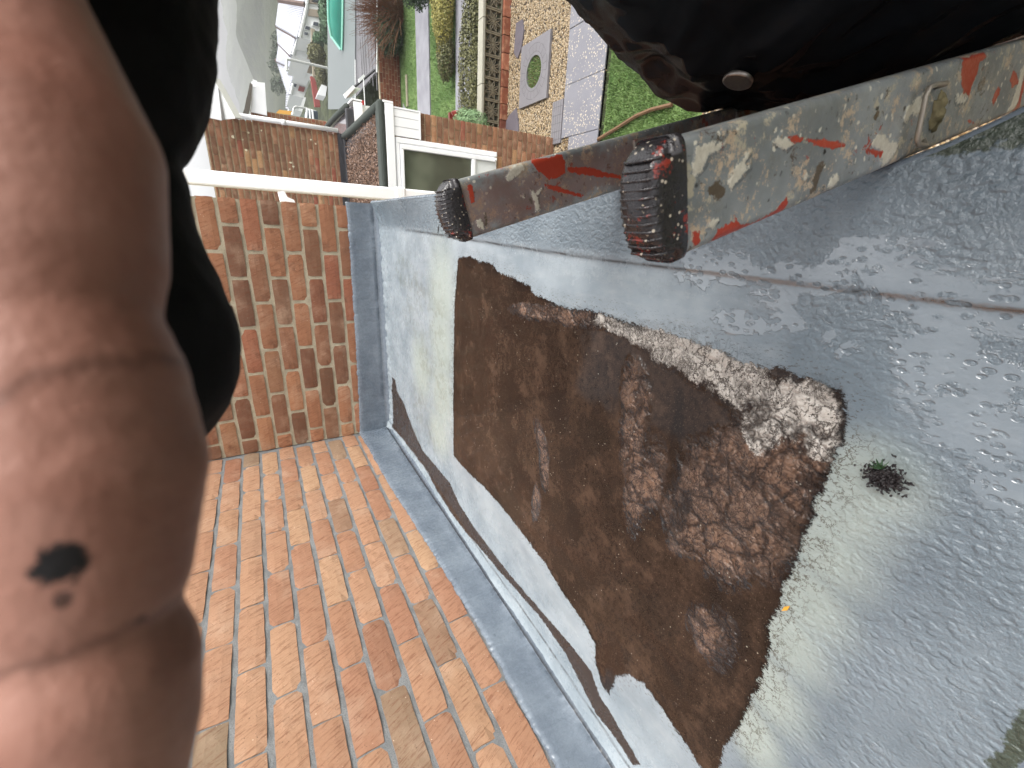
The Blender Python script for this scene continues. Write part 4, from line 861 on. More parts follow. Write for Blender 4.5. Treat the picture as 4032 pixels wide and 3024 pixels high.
dv2 = m.n('VectorMath', p_operation='ADD', i0=gA, i1=m.n('VectorMath', p_operation='SCALE', i0=m.n('TexNoise', Vector=gA, Scale=14.0, Detail=4.0, Roughness=.6).outputs['Color'], Scale=.09).outputs[0]).outputs[0]
lump = m.vor(21, m.map(dv2, scale=(1, .8, 1)), 'DISTANCE_TO_EDGE'); lump2 = m.vor(48, m.map(dv2, loc=(3, 1, 0)), 'DISTANCE_TO_EDGE')
lz = m.math('MAXIMUM', m.ss(A['tan'], .15, .6), m.math('MULTIPLY', m.ss(A['cream'], .1, .4), .35))
mud = m.mix(m.math('MULTIPLY', m.ss(lump, .13, .0), m.math('MULTIPLY', lz, .8)), mud, lin(30, 21, 18))
mud = m.mix(m.math('MULTIPLY', m.ss(lump2, .10, .0), m.math('MULTIPLY', lz, .5)), mud, lin(34, 24, 20))
rdg = m.math('ABSOLUTE', m.math('SUBTRACT', m.noise(26, m.map(gA, scale=(1, 1.6, 1)), 5, .65, 1.2), .5))
brk = m.ss(m.noise(24, m.map(gA, loc=(2, 7, 0)), 3, .6), .42, .56)
ck = m.math('MULTIPLY', m.math('MAXIMUM', m.math('MULTIPLY', m.ss(cr1, .07, .015), brk), m.ss(rdg, .020, .004)), ckm); ck = m.math('MAXIMUM', ck, m.math('MULTIPLY', m.math('MULTIPLY', m.ss(cr2, .09, .02), ckm), m.ss(n3, .5, .6)))
mud = m.mix(m.math('MULTIPLY', ck, .85), mud, lin(38, 28, 24))
spk = m.noise(420, gA, 4, .75); mud = m.mix(m.math('MULTIPLY', m.ss(spk, .52, .68), .3), mud, lin(98, 80, 66)); mud = m.mix(m.math('MULTIPLY', m.ss(spk, .47, .36), .3), mud, lin(22, 16, 14))
edg = m.math('MULTIPLY', m.ss(m.math('ADD', A['puddle'], m.math('MULTIPLY', m.math('SUBTRACT', n2, .5), .03)), .014, .002), m.ss(m.noise(9, gA, 3), .42, .56))
mud = m.mix(m.math('MULTIPLY', edg, .85), mud, lin(20, 17, 16))
gr = m.math('MULTIPLY', m.ss(m.vor(75, gA), .11, .06), m.ss(m.noise(12, gA, 2), .46, .6))
mud = m.mix(m.math('MULTIPLY', gr, .75), mud, lin(160, 156, 144))
gr2 = m.ss(m.vor(170, m.map(gA, loc=(3, 1, 0))), .15, .09)
mud = m.mix(m.math('MULTIPLY', gr2, .4), mud, lin(112, 98, 82))
col = m.mix(pud, base, mud)
sm = m.mix(m.noise(60, m.map(gA, scale=(1, .3, 1)), 4, .8), lin(34, 25, 21), lin(66, 52, 42))
col = m.mix(stp, col, sm)
mo = m.ss(m.math('ADD', A['corner'], m.math('MULTIPLY', m.math('SUBTRACT', n2, .5), 1.8)), .4, .7)
col = m.mix(m.math('MULTIPLY', mo, .9), col, m.mix(n2, lin(30, 36, 28), lin(62, 70, 52)))
# relief
drops = m.vor(170, m.map(gA, scale=(1, .7, 1)), 'SMOOTH_F1'); beads = m.math('MULTIPLY', m.math('MULTIPLY', m.ss(drops, .6, .25), m.ss(m.noise(16, gA, 4), .3, .55)), A['rough'])
peel = m.noise(260, gA, 3, .6)
h = m.math('ADD', m.math('MULTIPLY', peel, m.math('MULTIPLY', m.math('ADD', .25, A['rough']), .5)), m.math('MULTIPLY', beads, .36))
h = m.math('ADD', h, m.math('MULTIPLY', n1, .18))
wet = m.math('MAXIMUM', pud, m.math('MULTIPLY', m.ss(A['puddle'], -.09, .0), .8))
h = m.math('MULTIPLY', h, m.math('SUBTRACT', 1.0, m.math('MULTIPLY', wet, .80)))
h = m.math('SUBTRACT', h, m.math('MULTIPLY', ck, .25))
h = m.math('ADD', h, m.math('MULTIPLY', m.math('MULTIPLY', lz, pud), m.math('ADD', m.math('MULTIPLY', m.ss(lump, 0, .3), 2.2), m.math('MULTIPLY', m.ss(lump2, 0, .25), .7))))
fnz = m.noise(20, m.map(gA, scale=(1, .55, 1)), 6, .72, .6)
holes = m.ss(m.vor(125, m.map(gA, scale=(1, .6, 1))), .30, .42)
film = m.math('MULTIPLY', m.ss(m.math('ADD', m.math('MULTIPLY', A['film'], .5), m.math('MULTIPLY', m.math('SUBTRACT', fnz, .5), 2.2)), .30, .36), m.math('MAXIMUM', holes, m.ss(fnz, .60, .68)))
film = m.math('MULTIPLY', film, m.ss(A['film'], .05, .3)); film = m.math('MULTIPLY', film, m.math('SUBTRACT', 1.0, pud))
h = m.math('ADD', m.math('MULTIPLY', h, m.math('SUBTRACT', 1.0, m.math('MULTIPLY', film, .85))), m.math('MULTIPLY', film, .55))
m.put(m.b.inputs['IOR'], m.math('ADD', m.math('SUBTRACT', 1.55, m.math('MULTIPLY', wet, .22)), m.math('MULTIPLY', film, .75)))
rgh = m.math('SUBTRACT', .36, m.math('MULTIPLY', m.ss(n1, .35, .6), .12))
rgh = m.math('SUBTRACT', rgh, m.math('MULTIPLY', A['rough'], .08)); rgh = m.math('MAXIMUM', m.math('SUBTRACT', m.math('SUBTRACT', rgh, m.math('MULTIPLY', wet, .22)), m.math('MULTIPLY', film, .3)), .05)
ROOFM = m.fin(col, rgh, m.bump(h, .85, .0035))
RI = np.stack([GX, GY, Z], -1)
rf = grid('flat_roof', RI, ROOFM, dict(puddle=sP, strip=sS, tan=TAN, cream=CREAM, dark=DARK, moss=MOSS, pale=GRNP, seam=np.maximum(seam, seamA), rough=RO, corner=CORN, film=FILM))
tag(rf, kind='structure', label='grey fibreglass flat roof with a muddy brown puddle')
COAT = Mat('grey_coating', .3); g = COAT.geo()
n_ = COAT.noise(70, g, 5, .7)
c = COAT.mix(COAT.ss(COAT.noise(9, g, 4), .3, .7), lin(86, 95, 105), lin(102, 111, 120))
COAT = COAT.fin(c, COAT.ss(n_, .3, .7, .34, .2), COAT.bump(COAT.math('ADD', COAT.math('MULTIPLY', n_, .35), COAT.math('MULTIPLY', COAT.noise(14, g, 3), 1.3)), .6, .004))
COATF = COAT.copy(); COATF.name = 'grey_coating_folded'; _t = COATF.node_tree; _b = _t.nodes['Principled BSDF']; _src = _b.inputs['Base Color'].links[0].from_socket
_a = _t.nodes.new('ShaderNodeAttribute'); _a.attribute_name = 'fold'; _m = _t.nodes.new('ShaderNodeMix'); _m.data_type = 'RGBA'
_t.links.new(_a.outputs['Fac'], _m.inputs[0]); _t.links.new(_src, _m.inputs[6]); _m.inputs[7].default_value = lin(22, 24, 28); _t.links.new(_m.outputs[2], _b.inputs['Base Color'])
# outer edge drip and fascia of the roof
EP = []
for t in np.linspace(0, 1, 9):
    a = t * math.pi / 2; EP.append((.0 + .010 * math.sin(a), -.022 * (1 - math.cos(a))))
EP.append((.011, -.10)); EP.append((.011, -.16))
yy = gy[::2]; edgeZ = Z[-1, ::2]
P = np.array([[(ex + e_, y, z + ez) for (ex, ez) in EP] for y, z, e_ in zip(yy, edgeZ, RI[-1, ::2, 0])])
roll = grid('roof_edge_trim', P, COAT); tag(roll, kind='structure')
EPn = [(-2.29 - .0, 0)] + [(-2.29 - .018 * math.sin(t * math.pi / 2), -.018 * (1 - math.cos(t * math.pi / 2))) for t in np.linspace(.1, 1, 8)] + [(-2.309, -.15)]
P = np.array([[(x, ey, z + ez) for (ey, ez) in EPn] for x, z in zip(gx[::3], Z[::3, 0])])
tag(grid('roof_edge_trim', P, COAT), kind='structure')
ob = MB().box((.012, -2.28, GZ), (1.19, -.02, -.30)).build('bay_wall', BR_B); tag(ob, kind='structure')
# flashings: coated upstands against both walls with ragged brushed top edge
def upstand(name, axis, length, tops, base_off, seed):
    r = np.random.default_rng(seed); n = int(length / .003); s = np.linspace(0, length, n)
    tz_ = np.interp(s, [t[0] for t in tops], [t[1] for t in tops])
    tz_ = tz_ + .004 * fbm(s, s * 0, 25, seed, 4) + np.where(r.random(n) < .5, r.random(n) * .0015, 0) + .0025 * fbm(s, s * 0 + 3, 160, seed + 1, 2)
    rows = []
    prof = [(0.001, None), (.0045, None), (.0085, .006), (.010, .02), (.0105, .05), (.012, .08), (.0145, .105), (.0196, .1232), (.0186, .1250), (.0212, .1268), (.028, .138), (.04, .146), (.05, .150)]
    zb = ZR + .012
    for k, (off, dz_) in enumerate(prof):
        w_ = .0016 * fbm(s, s * 0 + k, 22, seed + 5, 4) + .0009 * fbm(s, s * 0 + k * 1.7, 150, seed + 9, 2)
        if k < 2: z = tz_ - .001 * k; w_ = w_ * .3
        else: f = (dz_ / .150); z = tz_ * (1 - f) + (zb - .006 + .0 * s) * f
        rows.append((off + np.maximum(w_, -off + .0015) + (.001 if k else 0), z))
    P = np.zeros((n, len(rows), 3))
    for j, (off, z) in enumerate(rows):
        if axis == 'A': P[:, j, 0] = off; P[:, j, 1] = -s - .001; P[:, j, 2] = z
        else: P[:, j, 0] = s + .001; P[:, j, 1] = -off; P[:, j, 2] = z
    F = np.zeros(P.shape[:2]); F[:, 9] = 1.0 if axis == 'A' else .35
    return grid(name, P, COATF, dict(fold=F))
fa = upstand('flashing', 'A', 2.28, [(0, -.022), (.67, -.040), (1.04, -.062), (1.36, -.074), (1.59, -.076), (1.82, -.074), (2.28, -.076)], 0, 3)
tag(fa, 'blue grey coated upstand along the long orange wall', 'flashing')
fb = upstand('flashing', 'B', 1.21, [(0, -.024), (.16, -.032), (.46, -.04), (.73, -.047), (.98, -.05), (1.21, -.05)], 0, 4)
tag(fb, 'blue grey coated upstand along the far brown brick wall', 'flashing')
# brush smears of coating past the flashing edge and a few lumps
lump_m = COAT
def lumps(lst, axis, lab):
    for (s, z, r) in lst:
        b = bmesh.new(); bmesh.ops.create_icosphere(b, subdivisions=3, radius=r)
        for v in b.verts:
            v.co *= 1 + .35 * noise.noise(v.co * 90 + Vector((s * 30, 0, 0))); v.co.x *= .35 if axis == 'A' else 1; v.co.y *= .35 if axis == 'B' else 1
        me = bpy.data.meshes.new('coating_lump'); b.to_mesh(me); b.free(); me.materials.append(lump_m); me.shade_smooth()
        o = link('coating_lump', me, loc=(.008, -s, z) if axis == 'A' else (s, -.008, z)); o.parent = fa if axis == 'A' else fb
lumps([(1.24, -.085, .010), (1.26, -.09, .008), (1.48, -.10, .011), (1.50, -.105, .009), (1.46, -.09, .007), (1.52, -.11, .008)], 'A', '')
lumps([(.62, -.07, .011), (.615, -.083, .008)], 'B', '')
# debris on the roof: dark twiggy clump with green sprig, yellow leaf, small black flakes
cl = [(0.89,-2.1301,-0.19)][0]
root = empty('debris_clump', cl, 'small dark clump of moss and twigs with a green sprig on the roof', 'debris')
TW = simple('dark_twig', lin(30, 24, 25), .6, .4, 200); SPG = simple('sprig_green', lin(30, 58, 30), .5, .3, 100)
b = MB()
for i in range(420):
    p = Vector(cl) + Vector((random.gauss(0, .006), random.gauss(0, .0075), random.uniform(0, .008))); d = Vector((random.gauss(0, 1), random.gauss(0, 1), random.gauss(0, .4))).normalized() * random.uniform(.0015, .0055)
    b.tube([p, p + d * .5 + Vector((0, 0, .002)), p + d], [.0012, .0011, .0004], 4)
b.build('twig_mass', TW, root)
b = MB()
for k in range(5):
    p = Vector(cl) + Vector((.010, .004, .006)); a = -.3 + k * .5; d = Vector((math.cos(a), math.sin(a), .2)) * .011
    b.tube([p, p + d * .5 + Vector((0, 0, .003)), p + d], [.0008, .0012, .0003], 4)
b.build('sprig', SPG, root)
for k, (pp, lab, mt, sz) in enumerate([([(0.6617,-2.085,-0.197)][0], 'tiny yellow leaf at the puddle edge', simple('yellow_leaf', lin(206, 150, 50), .5), .006), ([(1.112,-0.8332,-0.195)][0], 'black sliver of felt by the far ladder foot', TW, .012)]):
    b = MB(); p = Vector(pp); a = Vector((.9, -.4, 0)) * sz * 1.4; c2 = Vector((.4, .9, 0)) * sz * .4
    b.prism([p - a, p + c2, p + a, p - c2], (0, 0, .0012)); tag(b.build('leaf' if k == 0 else 'felt_sliver', mt), lab, 'leaf' if k == 0 else 'debris')
# pale brick of the corner pier just past the roof edge
pb = [(0.6889,-2.2883,-0.2),(0.6682,-2.2901,-0.2),(0.6682,-2.2979,-0.2)]
tag(MB().box((.40, -2.50, -.30), (.672, -2.315, -.205)).build('pier_brick', BR_A, bevel=.004), 'single pale orange brick beyond the mossy roof corner', 'brick')

# ------------------------------------------------------------------ ladder
LD = Vector((.3015, 0, -.9535)).normalized(); LN = Vector((.9535, 0, .3015)).normalized()   # down the stile, and outward across it
T1 = Vector([(1.1014,-2.05,0.0848)][0]); T2 = Vector([(1.1055,-1.7,0.0838)][0])
T2.z = T1.z; T2.x = T1.x
WID, THK = .074, .030
lad = empty('ladder', (2.25, -1.87, GZ), 'paint-spattered aluminium ladder leaning on the roof edge with black rubber caps', 'ladder')
def to_uv(T, pts): return [((Vector((p[0], 0, p[2])) - Vector((T.x, 0, T.z))).dot(LD), (Vector((p[0], 0, p[2])) - Vector((T.x, 0, T.z))).dot(LN)) for p in pts]
m = Mat('ladder_metal', .34, .12); g = m.geo()
A = {k: m.attr(k) for k in ('red', 'cream', 'stain', 'rust')}
gw = m.n('VectorMath', p_operation='ADD', i0=g, i1=m.n('VectorMath', p_operation='SCALE', i0=m.n('TexNoise', Vector=g, Scale=120.0, Detail=3.0).outputs['Color'], Scale=.008).outputs[0]).outputs[0]
nA = m.noise(45, g, 6, .75); nB = m.noise(160, g, 5, .75); nC = m.noise(12, g, 4, .6)
jg = m.math('MULTIPLY', m.math('SUBTRACT', m.math('ADD', m.math('MULTIPLY', nA, .5), m.math('MULTIPLY', nB, .5)), .5), .032)
c = m.mix(m.ss(nC, .3, .7), lin(112, 116, 116), lin(150, 154, 154))
c = m.mix(m.math('MULTIPLY', m.ss(m.noise(30, m.map(g, loc=(4, 4, 4)), 5, .75), .5, .68), .3), c, lin(112, 104, 84))
c = m.mix(m.math('MULTIPLY', m.ss(m.noise(26, m.map(g, loc=(9, 1, 4)), 6, .8), .56, .62), .8), c, lin(180, 170, 146))
c = m.mix(m.math('MULTIPLY', m.ss(m.vor(95, gw), .24, .14), m.ss(nA, .45, .6)), c, lin(40, 36, 33))
c = m.mix(m.math('MULTIPLY', m.ss(m.vor(75, m.map(gw, loc=(1, 2, 3))), .19, .12), .8), c, lin(214, 208, 190))
c = m.mix(m.math('MULTIPLY', m.ss(m.noise(22, m.map(gw, loc=(3, 8, 2)), 7, .85), .545, .58), .9), c, m.mix(nB, lin(150, 120, 96), lin(212, 196, 170)))
c = m.mix(m.math('MULTIPLY', m.ss(m.noise(20, m.map(gw, loc=(13, 5, 7)), 7, .85), .60, .63), .9), c, lin(72, 56, 42))
c = m.mix(m.ss(m.noise(17, m.map(gw, loc=(23, 15, 1)), 6, .8), .635, .65), c, lin(150, 58, 42))
ru = m.ss(m.math('ADD', A['rust'], m.math('MULTIPLY', m.math('SUBTRACT', nA, .5), 1.6)), .3, .8)
c = m.mix(m.math('MULTIPLY', ru, .6), c, m.mix(m.noise(60, m.map(g, scale=(1, 1, .3)), 4, .7), lin(126, 62, 46), lin(112, 96, 88)))
c = m.mix(m.ss(m.math('ADD', A['cream'], jg), 0, .0015), c, m.mix(nB, lin(140, 128, 104), lin(232, 228, 214)))
c = m.mix(m.ss(m.math('ADD', A['stain'], jg), 0, .0015), c, m.mix(nB, lin(60, 50, 42), lin(104, 90, 70)))
redm = m.ss(m.math('ADD', A['red'], m.math('MULTIPLY', jg, .7)), 0, .0008)
c = m.mix(redm, c, m.mix(nA, lin(150, 46, 30), lin(178, 70, 46)))
hh = m.math('ADD', m.math('MULTIPLY', nB, .6), m.math('ADD', redm, m.math('MULTIPLY', m.ss(A['cream'], -.002, .002), 1.0)))
LM = m.fin(c, m.ss(nA, .35, .65, .5, .28), m.bump(hh, .6, .0018))
def usd(U, V, T, polys):
    out = np.full(U.shape, -1.0)
    for p in polys: out = np.maximum(out, sdf(U, V, to_uv(T, p)))
    return out
def stile(T, length, red, cream, stain, rustf, lab):
    n = 420; uu = np.concatenate([np.linspace(0, 1.0, n), np.linspace(1.01, length, 40)])
    # rounded rectangle section, walked round from the outer back corner over the face that looks to -Y
    sec = []
    r = .006
    def arc(cx, cy, a0, a1, k=5):
        for t in np.linspace(a0, a1, k): sec.append((cx + r * math.cos(t), cy + r * math.sin(t)))
    arc(r, THK - r, math.pi / 2, math.pi); arc(r, r, math.pi, 1.5 * math.pi)
    for t in np.linspace(.0, 1, 44)[1:-1]: sec.append((r + (WID - 2 * r) * t, 0))
    arc(WID - r, r, 1.5 * math.pi, 2 * math.pi); arc(WID - r, THK - r, 0, math.pi / 2); sec.append(sec[0])
    sec = np.array(sec)          # (v across, depth away from the -Y face)
    P = np.zeros((len(uu), len(sec), 3)); U = np.zeros(P.shape[:2]); V = np.zeros(P.shape[:2])
    for j, (v, d) in enumerate(sec):
        P[:, j, 0] = T.x + uu * LD.x + v * LN.x; P[:, j, 1] = T.y + d; P[:, j, 2] = T.z + uu * LD.z + v * LN.z
        U[:, j] = uu; V[:, j] = v
    att = dict(red=usd(U, V, T, red), cream=usd(U, V, T, cream), stain=usd(U, V, T, stain), rust=np.full(U.shape, rustf) * np.clip(1.4 - abs(V - .035) / .04, 0, 1))
    o = grid('stile', P, LM, att, parent=lad); o['label'] = lab
    return o
RED1 = [[(1.1109,-2.05,0.0592),(1.1207,-2.05,0.0537),(1.1238,-2.05,0.0429),(1.1266,-2.05,0.0378),(1.1325,-2.05,0.0415),(1.1318,-2.05,0.0382),(1.1269,-2.05,0.0332),(1.1255,-2.05,0.0248),(1.1278,-2.05,0.0159),(1.1266,-2.05,0.0104),(1.1322,-2.05,0.0009),(1.1376,-2.05,-0.0124),(1.1443,-2.05,-0.0164),(1.1494,-2.05,-0.0223),(1.1487,-2.05,-0.0256),(1.1433,-2.05,-0.028),(1.1366,-2.05,-0.0257),(1.1312,-2.05,-0.0136),(1.1247,-2.05,0.0045),(1.1174,-2.05,0.0248),(1.1122,-2.05,0.0448)],
    [(1.1161,-2.05,0.0818),(1.1187,-2.05,0.0799),(1.1181,-2.05,0.0743),(1.1114,-2.05,0.0708),(1.1071,-2.05,0.0737),(1.1078,-2.05,0.0807)],
    [(1.1856,-2.05,-0.005),(1.1882,-2.05,-0.0054),(1.1894,-2.05,-0.0207),(1.1904,-2.05,-0.0445),(1.1906,-2.05,-0.0623),(1.1934,-2.05,-0.0904),(1.1908,-2.05,-0.0922),(1.1879,-2.05,-0.0766),(1.1872,-2.05,-0.0563),(1.1868,-2.05,-0.0331),(1.1842,-2.05,-0.0127)],
    [(1.1923,-2.05,-0.1122),(1.1934,-2.05,-0.1157),(1.1958,-2.05,-0.1513),(1.1954,-2.05,-0.1612),(1.1911,-2.05,-0.1603),(1.1917,-2.05,-0.1441),(1.1908,-2.05,-0.12)],
    [(1.2835,-2.05,-0.265),(1.289,-2.05,-0.2669),(1.2955,-2.05,-0.2884),(1.3029,-2.05,-0.314),(1.2996,-2.05,-0.3186),(1.293,-2.05,-0.3073),(1.2818,-2.05,-0.3102),(1.273,-2.05,-0.3098),(1.2641,-2.05,-0.3093),(1.2637,-2.05,-0.2944),(1.2697,-2.05,-0.2796)],
    [(1.2709,-2.05,-0.3766),(1.2804,-2.05,-0.3766),(1.287,-2.05,-0.3808),(1.2861,-2.05,-0.3887),(1.2795,-2.05,-0.392),(1.2686,-2.05,-0.3845)],
    [(1.2953,-2.05,-0.4066),(1.3065,-2.05,-0.4035),(1.3052,-2.05,-0.421),(1.2985,-2.05,-0.4374),(1.292,-2.05,-0.4219)],
    [(1.224,-2.05,-0.319),(1.2375,-2.05,-0.3472),(1.2469,-2.05,-0.3875),(1.2448,-2.05,-0.3904),(1.2323,-2.05,-0.3538),(1.2239,-2.05,-0.3271)],
    [(1.1897,-2.05,-0.195),(1.1943,-2.05,-0.2027),(1.1924,-2.05,-0.2092),(1.1886,-2.05,-0.2048),(1.1855,-2.05,-0.1957)],
    [(1.2739,-2.05,-0.4566),(1.2849,-2.05,-0.4603),(1.3074,-2.05,-0.4458),(1.3068,-2.05,-0.4557),(1.2863,-2.05,-0.4689),(1.2728,-2.05,-0.4749)], [(1.2455,-2.05,-0.3207),(1.247,-2.05,-0.3434),(1.2461,-2.05,-0.3531),(1.2451,-2.05,-0.3334)]]
CR1 = [[(1.1544,-2.05,0.0932),(1.1689,-2.05,0.0938),(1.1729,-2.05,0.0797),(1.1742,-2.05,0.0641),(1.1694,-2.05,0.0665),(1.1651,-2.05,0.0772),(1.1573,-2.05,0.0799),(1.1522,-2.05,0.0861)], [(1.198,-2.05,-0.1342),(1.2087,-2.05,-0.1411),(1.2059,-2.05,-0.1643),(1.2067,-2.05,-0.1859),(1.2007,-2.05,-0.1883),(1.189,-2.05,-0.1785),(1.183,-2.05,-0.1723),(1.1871,-2.05,-0.1609),(1.1949,-2.05,-0.1573)],
    [(1.2223,-2.05,-0.1807),(1.2322,-2.05,-0.1802),(1.2441,-2.05,-0.1922),(1.2479,-2.05,-0.2034),(1.2398,-2.05,-0.2146),(1.2328,-2.05,-0.2092),(1.2295,-2.05,-0.1943),(1.2213,-2.05,-0.1873)], [(1.2582,-2.05,-0.275),(1.2627,-2.05,-0.2881),(1.2627,-2.05,-0.3073),(1.257,-2.05,-0.3066),(1.2524,-2.05,-0.2855)], [(1.1507,-2.05,0.0527),(1.1623,-2.05,0.0483),(1.1671,-2.05,0.0337),(1.1626,-2.05,0.0303),(1.1553,-2.05,0.0381),(1.147,-2.05,0.0484)],
    [(1.1588,-2.05,-0.0797),(1.169,-2.05,-0.0842),(1.1698,-2.05,-0.0926),(1.1663,-2.05,-0.0971),(1.1597,-2.05,-0.0901)], [(1.1553,-2.05,0.0544),(1.1641,-2.05,0.0461),(1.1729,-2.05,0.0377),(1.1718,-2.05,0.0342),(1.1601,-2.05,0.0385)], [(1.164,-2.05,-0.0342),(1.1686,-2.05,-0.0432),(1.1641,-2.05,-0.0537),(1.1592,-2.05,-0.0406)], [(1.1808,-2.05,0.0129),(1.1886,-2.05,0.0033),(1.1846,-2.05,-0.016),(1.177,-2.05,-0.0093)], [(1.12,-2.05,0.0679),(1.1269,-2.05,0.0645),(1.1257,-2.05,0.0555),(1.1204,-2.05,0.0595)], [(1.2679,-2.05,-0.4346),(1.284,-2.05,-0.4401),(1.3162,-2.05,-0.4285),(1.316,-2.05,-0.4396),(1.2849,-2.05,-0.4603),(1.2694,-2.05,-0.453)]]
ST1 = [[(1.1438,-2.05,0.0769),(1.1487,-2.05,0.0744),(1.1504,-2.05,0.064),(1.148,-2.05,0.0561),(1.1407,-2.05,0.0549),(1.1378,-2.05,0.0611),(1.1396,-2.05,0.0701)], [(1.153,-2.05,-0.0559),(1.1641,-2.05,-0.0537),(1.1755,-2.05,-0.0571),(1.1757,-2.05,-0.0673),(1.1672,-2.05,-0.0662),(1.1547,-2.05,-0.0652)], [(1.1491,-2.05,0.0865),(1.1508,-2.05,0.0852),(1.1465,-2.05,0.0812),(1.1434,-2.05,0.0821)], [(1.2088,-2.05,-0.0551),(1.2125,-2.05,-0.0569),(1.2115,-2.05,-0.0615),(1.2062,-2.05,-0.0608)], [(1.1225,-2.05,0.0864),(1.1242,-2.05,0.0842),(1.1211,-2.05,0.0806),(1.1186,-2.05,0.0826)], [(1.2266,-2.05,-0.0519),(1.2293,-2.05,-0.0581),(1.2275,-2.05,-0.0614),(1.2254,-2.05,-0.0546)], [(1.2177,-2.05,-0.1241),(1.2228,-2.05,-0.1274),(1.2199,-2.05,-0.1322),(1.2155,-2.05,-0.1282)]]
RED2 = [[(1.2039,-1.7,-0.0027),(1.2111,-1.7,-0.0106),(1.2142,-1.7,-0.0319),(1.2202,-1.7,-0.0469),(1.2212,-1.7,-0.0558),(1.2106,-1.7,-0.0629),(1.1973,-1.7,-0.063),(1.1893,-1.7,-0.0501),(1.1851,-1.7,-0.0346),(1.1902,-1.7,-0.0253),(1.1925,-1.7,-0.0164)], [(1.189,-1.7,0.049),(1.1946,-1.7,0.0395),(1.194,-1.7,0.0367),(1.1879,-1.7,0.0451)], [(1.1804,-1.7,-0.0261),(1.1778,-1.7,-0.0535),(1.1696,-1.7,-0.1027),(1.1657,-1.7,-0.0982),(1.171,-1.7,-0.0543),(1.1754,-1.7,-0.0266)], [(1.2058,-1.7,-0.0644),(1.2092,-1.7,-0.1122),(1.204,-1.7,-0.1651),(1.202,-1.7,-0.182),(1.1964,-1.7,-0.1242),(1.198,-1.7,-0.07)], [(1.1664,-1.7,0.0936),(1.1686,-1.7,0.0863),(1.1489,-1.7,0.0823),(1.1453,-1.7,0.0878)]]
CR2 = [[(1.1717,-1.7,-0.0029),(1.1675,-1.7,-0.0118),(1.1752,-1.7,-0.0244),(1.1721,-1.7,-0.0269),(1.163,-1.7,-0.0188),(1.1497,-1.7,-0.0221),(1.1413,-1.7,-0.025),(1.1407,-1.7,-0.0161),(1.1525,-1.7,-0.013),(1.162,-1.7,-0.0057)], [(1.1235,-1.7,0.0811),(1.1265,-1.7,0.0742),(1.1226,-1.7,0.0683),(1.1127,-1.7,0.068),(1.1142,-1.7,0.072),(1.1188,-1.7,0.0787)], [(1.1636,-1.7,0.0072),(1.1619,-1.7,0.0037),(1.1579,-1.7,0.0051),(1.1602,-1.7,0.0087)], [(1.1809,-1.7,0.0369),(1.1976,-1.7,0.0257),(1.2025,-1.7,0.0097),(1.1951,-1.7,0.0051),(1.1825,-1.7,0.0208),(1.1766,-1.7,0.0327)]]
ST2 = [[(1.1259,-1.7,0.0672),(1.1271,-1.7,0.0625),(1.1196,-1.7,0.0615),(1.117,-1.7,0.067)], [(1.16,-1.7,-0.0016),(1.1622,-1.7,-0.0079),(1.1523,-1.7,-0.0108),(1.1535,-1.7,-0.0042)], [(1.1323,-1.7,0.0685),(1.1341,-1.7,0.0647),(1.1294,-1.7,0.0634),(1.1282,-1.7,0.0673)]]
L = 4.0
s1 = stile(T1, L, RED1, CR1, ST1, .12, 'grey stile nearer the wall corner viewer, splashed with red and cream paint')
s1['label'] = 'near grey stile splashed with red and cream paint'
s2 = stile(T2, L, RED2, CR2, ST2, .8, 'far stile')
s2['label'] = 'far stile stained rusty brown with a red paint patch'
# rubber end caps
m = Mat('cap_rubber', .22, spec=.6); g = m.geo(); na = m.noise(38, g, 5, .75); nb_ = m.noise(200, g, 3, .7)
c = m.mix(nb_, lin(26, 24, 26), lin(52, 48, 50))
c = m.mix(m.math('MULTIPLY', m.ss(na, .565, .62), .8), c, lin(140, 48, 36)); c = m.mix(m.ss(m.noise(50, m.map(g, loc=(7, 3, 1)), 4, .8), .64, .68), c, lin(214, 196, 168))
c = m.mix(m.math('MULTIPLY', m.ss(m.vor(160, g), .2, .12), m.ss(na, .4, .5)), c, lin(190, 178, 160))
CAPM = m.fin(c, m.ss(na, .3, .7, .3, .16), m.bump(m.math('ADD', nb_, na), .6, .0015))
def cap(T, lab):
    rows = []; n = 40
    prof = [(.001, 1.03), (.0, 1.05), (-.010, 1.05), (-.016, 1.045), (-.022, 1.0), (-.026, .93), (-.029, .82), (-.031, .6), (-.032, .3), (-.0325, .02)]
    P = np.zeros((len(prof), n + 1, 3))
    for i, (u, s) in enumerate(prof):
        for k in range(n + 1):
            a = 2 * math.pi * k / n; e = .32
            v = WID / 2 + (WID / 2 + .001) * s * math.copysign(abs(math.cos(a)) ** e, math.cos(a)); d = THK / 2 + (THK / 2 + .0015) * (s if s > .8 else s) * math.copysign(abs(math.sin(a)) ** e, math.sin(a))
            uu = u + .010 * ((v / WID - .5) * 2) ** 2 * (1 if u < -.012 else 0)
            p = T + LD * uu + LN * v; P[i, k] = (p.x, T.y + d, p.z)
    o = grid('end_cap', P, CAPM, parent=lad)
    for k in range(12):
        v = WID * (.10 + .072 * k); uo = -.0305 + .010 * ((v / WID - .5) * 2) ** 2
        a = T + LD * (uo + .008) + LN * v; pts = []
        for (dd_, du) in ((-.0008, .012), (.0002, .0045), (.0045, -.0008), (THK - .0045, -.0008), (THK - .0002, .0045), (THK + .0008, .012)):
            q = T + LD * (uo + du) + LN * v; pts.append((q.x, T.y + dd_, q.z))
        MB().tube(pts, .0011, 6).build('rib', CAPM, o, smooth=True)
    MB().tube([tuple(T + LD * .002 + LN * (WID * .84) + Vector((0, -.004, 0))), tuple(T + LD * .002 + LN * (WID * .84) + Vector((0, .002, 0)))], .0001, 4).build('cap_hole', CAPM, o)
    return o
